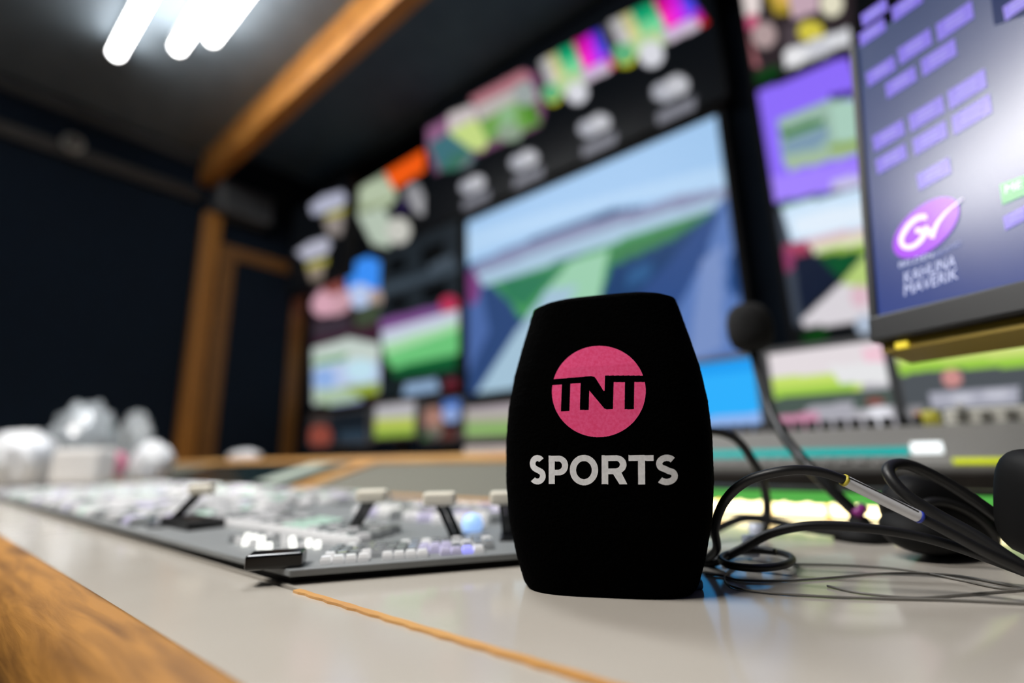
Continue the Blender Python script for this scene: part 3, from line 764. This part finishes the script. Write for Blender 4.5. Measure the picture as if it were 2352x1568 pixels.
def letter_S(x0, x1, y0, y1, w_):
    cx = (x0 + x1) / 2; h = y1 - y0; rx = (x1 - x0) / 2 - w_ / 2; ry = h / 4 - w_ / 4 - 1
    yt = y0 + w_ / 2 + ry; yb = y1 - w_ / 2 - ry
    top = arc(cx + 1, yt, rx - 3, ry, 38, 225, 26)
    bot = arc(cx, yb, rx, ry, 45, -142, 26)
    mid = [(cx - 10, (yt + ry * .75 + yb - ry * .75) / 2 - 5), (cx + 10, (yt + yb) / 2 + 5)]
    return stroke(top + mid + bot, w_)
lets = [
    ('letter_s', letter_S(132, 217, 815, 959, 29), []),
    ('letter_p', [(232, 818), (282, 818)] + arc(282, 866, 46, 48, 90, -90) + [(262, 914), (262, 956), (232, 956)], [[(262, 846), (280, 846)] + arc(280, 866, 18, 20, 90, -90) + [(262, 886)]]),
    ('letter_o', arc(405, 888, 69, 74, 0, 360, 60)[:-1], [arc(405, 888, 38, 44, 0, 360, 60)[:-1]]),
    ('letter_r', [(491, 816), (562, 816)] + arc(562, 861, 50, 45, 90, -60) + [(616, 957), (578, 957), (547, 908), (523, 908), (523, 957), (491, 957)], [[(523, 844), (560, 844)] + arc(560, 861, 20, 18, 90, -90) + [(523, 880)]]),
    ('letter_t', [(622, 815), (744, 815), (744, 843), (702, 843), (703, 958), (669, 958), (668, 843), (622, 843)], []),
    ('letter_s', letter_S(752, 864, 813, 962, 31), []),
]
for nme, O, H in lets: decal(nme, O, H, white, .00025)

# ================================================================== cables, headset and gooseneck on the right
def cable(name, pts, r, label, group=None, m=rubber, cat='cable', n=12):
    P = [at(*p) for p in pts]
    for p in P: p.z = max(p.z, DESK + r)
    o = tube(name, P, r, m, None, ns=14, n=n)
    return tag(o, label, cat, group)
cable('audio_cable', [(1560, 1300, .235), (1610, 1285, .225), (1645, 1262, .21), (1642, 1210, .20), (1665, 1150, .19), (1715, 1105, .185), (1790, 1083, .18), (1860, 1080, .178), (1930, 1098, .176),
                      (2025, 1145, .174), (2110, 1186, .172), (2180, 1222, .168), (2270, 1270, .163), (2400, 1330, .158)], .00175,
      'black audio cable arching up from the foam and wearing the white sleeve')
o = tube('cable_marker', [at(1940, 1103, .1757), at(2025, 1145, .174), at(2110, 1186, .172)], .0021, mat('white_sleeve', 'e2e3e8', 0.4), None, ns=18, n=10)
tag(o, 'white marker sleeve around the arching black cable', 'cable marker')
for (pp, col) in (((1940, 1103, .1757), 'c9bb3f'), ((2110, 1186, .172), '2c3fae')):
    P = at(*pp); d = (at(2025, 1145, .174) - P).normalized()
    r_ = tube('end_band', [P - d * .0006, P + d * .0004], .0022, mat('band_' + col, col, 0.4), None, ns=18, straight=True)
    r_.parent = o
P1, P2 = at(1950, 1097, .1732), at(2110, 1175, .1695)
r_ = tube('dark_print_line', [P1, (P1 + P2) / 2 + Vector((0, 0, .0002)), P2], .0003, blackp, None, ns=8); r_.parent = o
cable('audio_cable', [(1560, 1325, .225), (1600, 1312, .222), (1640, 1295, .22), (1700, 1262, .215), (1770, 1225, .21), (1850, 1208, .205), (1960, 1210, .20), (2080, 1225, .195), (2180, 1250, .19), (2280, 1285, .182), (2400, 1330, .175)], .0019,
      'black audio cable rising low from the foam base towards the headset')
cable('audio_cable', [(2420, 1345, .165), (2330, 1290, .172), (2240, 1230, .18), (2150, 1180, .188), (2080, 1135, .194), (2042, 1090, .20), (2050, 1068, .204), (2090, 1068, .206), (2160, 1100, .204), (2240, 1150, .20), (2330, 1215, .195), (2420, 1275, .19)], .0023,
      'thick black cable bent back on itself beside the white sleeve')
cable('audio_cable', [(1590, 990, .30), (1650, 992, .30), (1695, 1012, .30), (1730, 1060, .30), (1750, 1100, .30), (1762, 1160, .30), (1755, 1215, .295), (1742, 1240, .29)], .0026,
      'black cable dropping in a hook just right of the foam')
cable('audio_cable', [(1600, 1240, .27), (1700, 1192, .29), (1780, 1198, .29), (1860, 1215, .28), (1960, 1228, .27), (2060, 1235, .26), (2200, 1260, .25)], .0022,
      'black cable lying flat behind the arching ones')
# coil lying on the desk
pts = []
for i in range(22):
    a = math.radians(200 + i * 22)
    pts.append(on_z(1738 + 82 * math.cos(a), 1284 + 20 * math.sin(a), .0025 + .0002 * i))
o = tube('cable_coil', pts, .0015, rubber, None, ns=12, n=5)
tag(o, 'small black cable loop lying flat on the desk near the foam', 'cable')
# thin wires on the desk
wire = mat('thin_wire', '77746e', 0.4)
def thin(P, label):
    o = tube('thin_wire', [on_z(x, y, .0006) for x, y in P], .00045, wire, None, ns=8, n=10)
    tag(o, label, 'wire', 'thin wires looping over the desk')
thin([(1620, 1318), (1660, 1322), (1700, 1332), (1800, 1333), (1900, 1327), (2000, 1318), (2100, 1316), (2200, 1322), (2300, 1340), (2400, 1362)], 'thin wire on the desk, upper of the two long loops')
thin([(1690, 1300), (1665, 1322), (1680, 1345), (1740, 1358), (1850, 1367), (1960, 1372), (2080, 1375), (2200, 1378), (2400, 1388)], 'thin wire on the desk, lowest and nearest loop')
thin([(1820, 1295), (1950, 1298), (2080, 1308), (2200, 1330), (2300, 1350), (2400, 1352)], 'thin wire on the desk running out from the small coil')
thin([(2400, 1350), (2300, 1358), (2200, 1366), (2100, 1372), (1980, 1362), (1900, 1345)], 'thin wire on the desk crossing under the headset shadow')
# cable ties
tiem = mat('clear_tie', 'b9bfd0', 0.25)
for (p, D, lab) in (((1737, 1225), .262, 'small pale cable tie on the hooked cable'), ((1725, 1262), .232, 'small pale cable tie above the flat coil')):
    c_ = at(*p, D); c_.z = max(c_.z, DESK + .006)
    o = tube('cable_tie', [c_ + Vector((0, 0, -.004)), c_ + Vector((0, 0, .005))], .0035, tiem, None, ns=10, straight=True); tag(o, lab, 'cable tie')
# blue clip at the foam's foot
c_ = on_z(1606, 1360, 0)
o = box('blue_clip', frame(c_ + my * .006, mx, my, XYZ[2]), (-.006, .002, -.003, .005, 0, .0035), mat('blue_plastic', '2f7db5', 0.3), None, bev=.001)
tag(o, 'small blue plastic clip at the right foot of the foam', 'clip')

# gooseneck microphone
g = thing('gooseneck_microphone', (at(1735, 810, .42).x, at(1735, 810, .42).y, DESK), 'gooseneck microphone with round black foam head in front of the wall screens', 'microphone')
hd = at(1722, 752, .42)
lathe('foam_head', frame(hd, R0, my, XYZ[2]), [(.0015, -.0215), (.010, -.0205), (.0165, -.0165), (.0195, -.008), (.0198, .004), (.0175, .013), (.0125, .0185), (.006, .0208), (.001, .0215)], noisy('black_foam', '161617', '202021', 500, rough=0.95, bump=.6), g, ns=36)
tube('gooseneck', [at(1728, 800, .42), at(1740, 850, .40), at(1765, 930, .36), (at(1800, 1000, .33)), at(1850, 1062, .30), at(1905, 1120, .285), at(1965, 1178, .275)], .0034, blackp, g, ns=14)
tube('connector_ring', [at(1966, 1182, .272), at(1982, 1166, .276)], .0028, mat('magenta_ring', '8a2c7c', 0.35), g, ns=14, straight=True)['label'] = 'magenta connector'
b_ = at(1972, 1186, .275); 
lathe('base_socket', frame(Vector((b_.x, b_.y, DESK)), *XYZ), [(.001, 0), (.014, 0), (.014, .004), (.006, .008), (.0045, b_.z - DESK), (.001, b_.z - DESK + .001)], blackm, g, ns=24)

# headset lying at the right edge
pad = mat('headset_pad', '050506', 0.6, spec=.25)
h = thing('headset', tuple(on_z(2170, 1290, 0)), 'black over-ear headset lying on the desk at the right edge of the photo', 'headset')
def blob(name, c, ex, ey, ez, rx, ry, rz, m, parent, pw=2.4, ns=28, nz=14):
    V, Fc = [], []
    for j in range(nz + 1):
        ph = -math.pi / 2 + math.pi * j / nz
        for i in range(ns):
            th = 2 * math.pi * i / ns
            def sp(v_): return math.copysign(abs(v_) ** (2 / pw), v_)
            V.append(c + ex * (rx * sp(math.cos(ph)) * sp(math.cos(th))) + ey * (ry * sp(math.cos(ph)) * sp(math.sin(th))) + ez * (rz * sp(math.sin(ph))))
    for j in range(nz):
        for i in range(ns): Fc.append((j * ns + i, j * ns + (i + 1) % ns, (j + 1) * ns + (i + 1) % ns, (j + 1) * ns + i))
    return mesh(name, V, Fc, m, parent, True)
tl = (RT * .86 - UP * .5).normalized(); tn = (RT * .5 + UP * .86).normalized()
c1 = at(2155, 1195, .235)
blob('ear_pad', c1, tl, tn, FW, .0275, .0165, .012, pad, h, 2.6)
ring = []
for i in range(25):
    a = 2 * math.pi * i / 24
    ring.append(c1 - FW * .010 + tl * (.019 * math.cos(a)) + tn * (.009 * math.sin(a)))
tube('cushion_seam', ring, .0022, mat('creased_leatherette', '1c1c1d', 0.4), h, ns=10, n=4)
c2 = at(2130, 1268, .225); c2.z = max(c2.z, DESK + .0125)
blob('ear_cup', c2, RT, UP, FW, .0175, .0095, .014, blackm, h, 2.2)
tube('yoke', [c1 - tn * .014, (c1 + c2) / 2 + RT * .004, c2], .004, blackp, h, ns=12)
c3 = at(2394, 1158, .185)
blob('second_ear_cup', c3, RT, UP, FW, .0115, .0205, .012, pad, h, 3.2)
tube('headband', [c1 + tl * .02 + FW * .01, at(2260, 1200, .25), at(2330, 1215, .235), at(2420, 1215, .20), c3 + RT * .01], .0042, blackm, h, ns=12)

# ================================================================== sound console row at the back right of the desk
sc_ = thing('sound_console', (0.0, 0.62, DESK), 'grey sound console with teal display strip and fader columns at the back of the desk', 'sound console')
sv = 0.56
sx0 = on_y(1600, 1100, sv).x - .03; sx1 = 0.30
zb, zt = DESK + .019, DESK + .069
V = [Vector((x, y, z)) for x in (sx0, sx1) for (y, z) in ((sv, zb), (sv, zb + .014), (sv + .06, zt), (sv + .20, zt + .004), (sv + .20, zb))]
Fc = [(0, 1, 2, 3, 4), (5, 9, 8, 7, 6)] + [(i, 5 + i, 5 + (i + 1) % 5, (i + 1) % 5) for i in range(5)]
mesh('body', V, Fc, mat('sound_console_grey', '878581', 0.5), sc_)
box('underside_shade', W0, (sx0, sx1, sv - .012, sv, zb - .010, zb + .010), shaded_rail, sc_, bev=.002)  # dark strip stands for the shaded underside of the console
box('foot', W0, (sx0 + .02, sx0 + .05, sv + .02, sv + .15, DESK - .0, zb), blackm, sc_)
box('foot', W0, (sx1 - .05, sx1 - .02, sv + .02, sv + .15, DESK - .0, zb), blackm, sc_)
sl = frame(Vector((0, sv, zb + .014)), XYZ[0], Vector((0, .06, zt - zb - .014)).normalized(), Vector((0, -(zt - zb - .014), .06)).normalized())
teal = mat('teal_display', '12a09c', 0.3, emit=.35)
xt0 = on_y(1600, 1030, sv + .03).x; xt1 = on_y(2085, 1020, sv + .03).x
box('display_strip', sl, (xt0, xt1, .016, .030, 0, .001), teal, sc_)['label'] = 'teal lit display strip'
for i in range(14):
    x = xt0 + (xt1 - xt0) * (i + .5) / 14
    box('button', sl, (x - .005, x + .005, .003, .012, 0, .003), mat('grey_key2', '8f8d8a', 0.4), sc_, bev=.0008)
for i in range(16):
    x = xt0 + (xt1 + .02 - xt0) * (i + .5) / 16
    box('rear_button', W0, (x - .005, x + .005, sv + .07, sv + .082, zt, zt + .010), blackp, sc_, bev=.001)
xl = on_y(2130, 1025, sv + .03)
xw = on_y(2128, 1026, sv + .03).x
box('lit_white_key', sl, (xw - .011, xw + .011, .018, .033, 0, .004), mat('lit_pure_white', 'eef4f6', 0.3, emit=1.0), sc_, bev=.001)['label'] = 'brightly lit white key'
yl = on_y(2262, 1062, sv + .01).x
box('yellow_label', sl, (yl - .020, yl + .019, .001, .009, 0, .002), mat('yellow_label', 'c2cc1e', 0.4, emit=.45), sc_, bev=.0005)['label'] = 'yellow-green lit label'
ky = on_y(2142, 970, sv + .06)
lathe('ringed_knob', frame(Vector((ky.x, sv + .07, zt)), *XYZ), [(.001, 0), (.0075, 0), (.0065, .014), (.001, .0145)], mat('yellow_ring', 'a7a035', 0.35, emit=.25), sc_, ns=20)['label'] = 'knob ringed in yellow'
ko = on_y(2118, 965, sv + .06)
lathe('orange_knob', frame(Vector((ko.x, sv + .085, zt)), *XYZ), [(.001, 0), (.0065, 0), (.0055, .014), (.001, .0145)], mat('orange_knob', 'a5672a', 0.4), sc_, ns=20)
fx0 = on_y(2180, 1000, sv + .06).x
fz0, fz1 = zt, on_y(2250, 935, sv + .06).z
box('fader_panel', W0, (fx0, sx1, sv + .062, sv + .075, fz0 - .002, fz1), mat('pale_fader_panel', 'e2e0d6', 0.5), sc_, bev=.002)
for i in range(14):
    x = fx0 + .008 + i * .0165
    box('fader_strip', W0, (x, x + .0075, sv + .0595, sv + .0622, fz0 + .001, fz1 - .004), mat('dark_strip', '77756d', 0.5), sc_)
    if i % 3 == 0: box('fader_cap', W0, (x + .0005, x + .007, sv + .055, sv + .0595, fz0 + .012, fz0 + .018), mat('pale_cap', 'c8c6c0', 0.4), sc_, bev=.0008)

# monitors mirrored in the desk, imitated by an added glowing strip below the sound console
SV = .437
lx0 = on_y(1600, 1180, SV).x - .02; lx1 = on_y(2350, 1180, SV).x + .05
st = thing('reflection_strip', ((lx0 + lx1) / 2, SV + .005, DESK), 'added low strip glowing green over cream like a desk reflection under the sound console, behind the cables', 'reflection strip')
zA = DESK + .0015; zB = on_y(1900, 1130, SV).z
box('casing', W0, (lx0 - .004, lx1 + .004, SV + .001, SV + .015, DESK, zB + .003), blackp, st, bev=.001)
mm = screen_mat('reflection_glow', 0.3, 0.5, 4.5)
shp = []
zm = on_y(1900, 1160, SV).z
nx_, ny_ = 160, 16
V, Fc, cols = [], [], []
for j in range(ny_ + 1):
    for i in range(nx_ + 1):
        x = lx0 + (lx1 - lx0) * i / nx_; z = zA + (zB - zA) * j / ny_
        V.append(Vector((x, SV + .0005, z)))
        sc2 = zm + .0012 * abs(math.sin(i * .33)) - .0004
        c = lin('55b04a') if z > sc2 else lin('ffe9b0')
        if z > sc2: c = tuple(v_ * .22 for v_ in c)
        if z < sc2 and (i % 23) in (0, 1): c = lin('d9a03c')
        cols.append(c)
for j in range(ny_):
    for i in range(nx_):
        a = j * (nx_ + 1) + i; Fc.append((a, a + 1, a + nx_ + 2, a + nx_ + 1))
o = mesh('screen', V, Fc, mm, st)  # glowing face of the added reflection strip
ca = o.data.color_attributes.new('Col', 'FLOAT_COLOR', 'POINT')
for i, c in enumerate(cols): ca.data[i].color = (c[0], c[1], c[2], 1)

# ================================================================== tilted touchscreen at the right
def horiz(az_deg):
    a = math.radians(az_deg); return cam2w((math.sin(a), math.cos(a), 0))
hm = -horiz(-24.5)                       # runs to the right and towards the camera
cA = at(2006, 790, .30)
nrm = Vector((-hm.y, hm.x, 0))           # faces away; the screen faces -nrm
if nrm.dot(FW) < 0: nrm = -nrm
# tilt: top edge leans back
cT = at(1947, 0, 1.0) - CAM
def solve_up():
    best = None
    for i in range(-300, 301):
        a = math.radians(i / 10)
        up_ = XYZ[2] * math.cos(a) + nrm * math.sin(a)
        X, Y = px(cA + up_ * .17)
        e = abs((X - 2006) / (Y - 790) - (1947 - 2006) / (0 - 790.))
        if best is None or e < best[0]: best = (e, a, up_)
    return best
_, tilt, upm = solve_up()
TW, TH = .25, .235
tn2 = hm.cross(upm).normalized()
if tn2.dot(FW) < 0: tn2 = -tn2            # points behind the screen
ts = thing('touchscreen_monitor', (cA.x, cA.y, cA.z), 'tilted touchscreen with purple buttons on navy and a GV logo, above the cables', 'touchscreen')
TF = frame(cA, hm, tn2, upm)
box('casing', TF, (0, TW, .001, .028, 0, TH), bezel, ts, bev=.003)
# bezel bars
box('bottom_bezel', TF, (0, TW, -.004, .002, 0, .0165), bezel, ts, bev=.0015)
box('left_bezel', TF, (0, .0045, -.003, .002, .016, TH), mat('thin_bezel', '1d1e20', 0.4), ts, bev=.001)
box('gold_underside', TF, (.004, TW, .002, .030, -.006, 0.0), mat('brass_strip', '8a7428', 0.4, metal=.4), ts)
box('status_lamp', TF, (.012, .018, -.0005, .002, -.0055, -.0020), mat('amber_lamp', 'd8c23a', 0.3, emit=.8), ts)
sb = .0165; sl0 = .0045
def tp(X, Y):                             # where a picture point lies on the screen, (right, up) in metres
    d = ray(X, Y); k = (cA - CAM).dot(tn2) / d.dot(tn2); p = CAM + d * k - cA
    return p.dot(hm), p.dot(upm)
tmat = screen_mat('touchscreen_image', 0.24, 0.70, .85)
nx_, ny_ = 40, 40
V, Fc, cols = [], [], []
for j in range(ny_ + 1):
    for i in range(nx_ + 1):
        a = sl0 + (TW - sl0) * i / nx_; b = sb + (TH - sb) * j / ny_
        V.append(TF(a, -.0005, b))
        k = j / ny_
        c1_, c2_ = lin('33478f'), lin('163468')
        cols.append(tuple(c1_[n] * (1 - k) + c2_[n] * k for n in range(3)))
for j in range(ny_):
    for i in range(nx_):
        a = j * (nx_ + 1) + i; Fc.append((a, a + 1, a + nx_ + 2, a + nx_ + 1))
scr = mesh('screen', V, Fc, tmat, ts)
ca = scr.data.color_attributes.new('Col', 'FLOAT_COLOR', 'POINT')
for i, c in enumerate(cols): ca.data[i].color = (c[0], c[1], c[2], 1)
def flat(name, outs, m, off, parent=scr):
    """filled outlines (picture points) lying on the touchscreen"""
    bm = bmesh.new()
    for O in outs:
        vs = [bm.verts.new(TF(*(lambda ab: (ab[0], -off, ab[1]))(tp(*p))) - cA) for p in O]
        try: bm.faces.new(vs)
        except ValueError: pass
    bmesh.ops.triangulate(bm, faces=bm.faces[:])
    me = bpy.data.meshes.new(name); bm.to_mesh(me); bm.free()
    return link(name, me, m, parent)
pur = mat('purple_soft_key', '6f5fc8', 0.24, spec=.55, emit=.5)
purt = mat('soft_key_text', '8a80d0', 0.24, spec=.55, emit=.5)
cells = [(2010, 30, 60), (2085, 12, 70), (2005, 75, 60), (2195, 50, 84), (2103, 108, 76), (2158, 133, 80), (2025, 165, 66), (2071, 190, 70),
         (2223, 206, 88), (2130, 262, 80), (2234, 264, 90), (2043, 312, 72), (2138, 318, 78), (2049, 366, 70), (2147, 400, 76), (2340, 12, 66), (2340, 498, 66)]
for (cx, cy, w_) in cells:
    s = -0.62 + (cy / 600) * .22; hh = w_ * .27
    hw = w_ / 2
    flat('soft_key', [[(cx - hw - 2, cy - s * hw - hh * .75), (cx + hw - 4, cy + s * hw - hh), (cx + hw + 2, cy + s * hw + hh * .75), (cx - hw + 4, cy - s * hw + hh)]], pur, .0009)
    # two short lines of tiny lettering on each key
    for k in (-.3, .25):
        flat('soft_key_caption', [[(cx - hw * .5, cy - s * hw * .5 + k * hh - 3), (cx + hw * .5, cy + s * hw * .5 + k * hh - 3), (cx + hw * .5, cy + s * hw * .5 + k * hh + 3), (cx - hw * .5, cy - s * hw * .5 + k * hh + 3)]], purt, .0012)
flat('green_soft_key', [[(2298, 425), (2360, 402), (2360, 448), (2304, 472)]], mat('green_soft_key', '3f9a58', 0.24, spec=.55, emit=.7), .0009)
flat('dark_menu_box', [[(2275, -20), (2360, -60), (2360, 35), (2285, 60)]], mat('dark_menu', '16254f', 0.16, emit=.6), .0007)
# the logo
def ell(cx, cy, ra, rb, ang, n=40):
    a0 = math.radians(ang)
    return [(cx + ra * math.cos(t_) * math.cos(a0) - rb * math.sin(t_) * math.sin(a0), cy + ra * math.cos(t_) * math.sin(a0) + rb * math.sin(t_) * math.cos(a0)) for t_ in [2 * math.pi * i / n for i in range(n)]]
flat('logo_oval', [ell(2130, 524, 92, 48, -41)], mat('logo_purple', '8f35cc', 0.24, spec=.55, emit=.75), .0012)
lw = mat('logo_white', 'e2d2f2', 0.24, spec=.55, emit=.75)
def band(P, ws):
    L_, R_ = [], []
    for i, p in enumerate(P):
        a = P[max(i - 1, 0)]; b = P[min(i + 1, len(P) - 1)]
        dx, dy = b[0] - a[0], b[1] - a[1]; l = math.hypot(dx, dy); w_ = ws[i] if isinstance(ws, list) else ws
        L_.append((p[0] - dy / l * w_ / 2, p[1] + dx / l * w_ / 2)); R_.append((p[0] + dy / l * w_ / 2, p[1] - dx / l * w_ / 2))
    return [[L_[i], L_[i + 1], R_[i + 1], R_[i]] for i in range(len(P) - 1)]
def sm(P, n=6): return [(v_.x, v_.y) for v_ in catmull([Vector((a, b, 0)) for a, b in P], n)]
G = sm(q(2132, 500, 2112, 502, 2090, 520, 2074, 548, 2078, 566, 2096, 569, 2116, 556, 2128, 534, 2106, 531))
flat('logo_letter_g', band(G, 12), lw, .0015)
VV = sm(q(2128, 522, 2138, 532, 2143, 548)); flat('logo_letter_v', band(VV, 9), lw, .0015)
V2 = sm(q(2143, 548, 2156, 516, 2180, 486, 2215, 458)); flat('logo_letter_v', band(V2, [13 - 11 * i / (len(V2) - 1) for i in range(len(V2))]), lw, .0015)
# product name text below the logo
txtm = mat('screen_text', 'b4b9d6', 0.2, emit=.85)
def text(s, x0, y0, x1, y1, hpx, m, name):
    cu = bpy.data.curves.new(name, 'FONT'); cu.body = s; cu.size = 1.0
    ob = bpy.data.objects.new(name, cu); C.objects.link(ob)
    dg = bpy.context.evaluated_depsgraph_get(); me = bpy.data.meshes.new_from_object(ob.evaluated_get(dg))
    bpy.data.objects.remove(ob)
    xs_ = [v_.co.x for v_ in me.vertices]; ys_ = [v_.co.y for v_ in me.vertices]
    X0, X1, Y0, Y1 = min(xs_), max(xs_), min(ys_), max(ys_)
    for v_ in me.vertices:
        k = (v_.co.x - X0) / (X1 - X0); j = (v_.co.y - Y0) / (Y1 - Y0)
        a, b = tp(x0 + (x1 - x0) * k, y0 + (y1 - y0) * k - hpx * j)
        v_.co = TF(a, -.0012, b) - cA
    me.materials.clear()
    return link(name, me, m, scr)
text('KAHUNA', 2080, 652, 2198, 612, 26, txtm, 'screen_text')
text('MAVERIK', 2080, 681, 2203, 641, 26, txtm, 'screen_text')
text('BELDEN', 2068, 616, 2146, 592, 12, txtm, 'screen_text')
text('BRAND', 2150, 592, 2210, 562, 10, mat('dim_text', '7f86b4', .2, emit=.7), 'screen_text')
text('ME 1', 2312, 446, 2370, 425, 17, lw, 'screen_text')
# arm holding it
box('arm', TF, (TW * .5, TW * .5 + .03, .028, .05, .02, TH * .5), blackm, ts)
bb = TF(TW * .5 + .015, .06, .02)
box('post', frame(Vector((bb.x, bb.y, 0)), *XYZ), (-.012, .012, -.012, .012, DESK, bb.z + .08), blackm, ts)

# ================================================================== wrappings piled at the far left of the console
def crumple(name, c, sx, sy, sz, m, seed, label, cat, group=None, amp=.25, sub=4):
    bm = bmesh.new(); bmesh.ops.create_icosphere(bm, subdivisions=sub, radius=1.0)
    from mathutils import noise
    for v_ in bm.verts:
        d = v_.co.normalized()
        k = 1 + amp * noise.ridged_multi_fractal(d * 1.6 + Vector((seed * 7.1, 0, 0)), 1.0, 2.0, 4, 1.0, 2.0) * .5 - amp * .4 + amp * .5 * noise.noise(d * 5 + Vector((seed, 3, 1)))
        p = d * k
        v_.co = Vector((p.x * sx, p.y * sy, max(p.z, -.75) * sz))
    me = bpy.data.meshes.new(name); bm.to_mesh(me); bm.free()
    for f_ in me.polygons: f_.use_smooth = True
    lo = min(v_.co.z for v_ in me.vertices)
    for v_ in me.vertices: v_.co.z -= lo
    o = link(name, me, m); o.location = c
    return tag(o, label, cat, group)
def spot(x, y, D, z=ZT + .006):
    p = at(x, y, D); p.z = DESK + z; return p
clear = mat('crinkled_clear_film', 'c7cdd0', 0.22, spec=.8, alpha=.45)
bagw = noisy('white_bag', 'd9dce2', 'e6e6e6', 12, rough=0.5)
crumple('plastic_bag', spot(30, 1100, 1.02), .115, .06, .062, bagw, 1, 'white plastic bag at the left edge of the photo, farthest left of the wrappings', 'bag')
crumple('plastic_bag', spot(172, 1100, 1.24), .085, .07, .105, mat('greyish_clear_bag', 'a3a9ad', 0.2, spec=.8, coat=.6), 2, 'tall crumpled grey clear bag peaking above the white carton', 'bag', amp=.35)
crumple('plastic_bag', spot(345, 1095, 1.05, ZT + .012), .048, .035, .043, bagw, 3, 'small white bag at the right end of the wrappings', 'bag')
crumple('film_wrap', spot(292, 1098, 1.20), .095, .03, .09, clear, 4, 'clear crinkled film sloping down over the white wrappings', 'wrap', amp=.3)
c_ = spot(182, 1105, .98)
o = box('carton', frame(c_, R0, Vector((FW.x, FW.y, 0)).normalized(), XYZ[2]), (-.048, .048, -.02, .03, 0, .070), mat('white_card', 'dcd9d6', 0.6), None, bev=.008)
tag(o, 'plain white carton standing in front of the clear bag', 'carton')
crumple('pink_wrapper', spot(266, 1095, 1.03) + Vector((0, 0, .012)), .022, .015, .028, mat('pink_wrapper', 'c9738f', 0.5), 5, 'small pink wrapper between the white carton and white bag', 'wrapper')
p = on_y(560, 1060, .62); p.z = DESK + SHELF
crumple('paper_tissue', p, .07, .03, .018, bagw, 6, 'white crumpled paper on the oak shelf left of the oak divider', 'paper', amp=.3)
p = on_y(1130, 1030, .60); p.z = DESK + SHELF
o = box('paper_sheet', frame(p, XYZ[0], XYZ[1], XYZ[2]), (-.045, .07, -.02, .10, 0, .018), mat('white_paper', 'c9c4c2', 0.6), None, bev=.003)
tag(o, 'low white paper stack on the shelf beside the black foam', 'paper')
p = on_y(1660, 1015, .62)
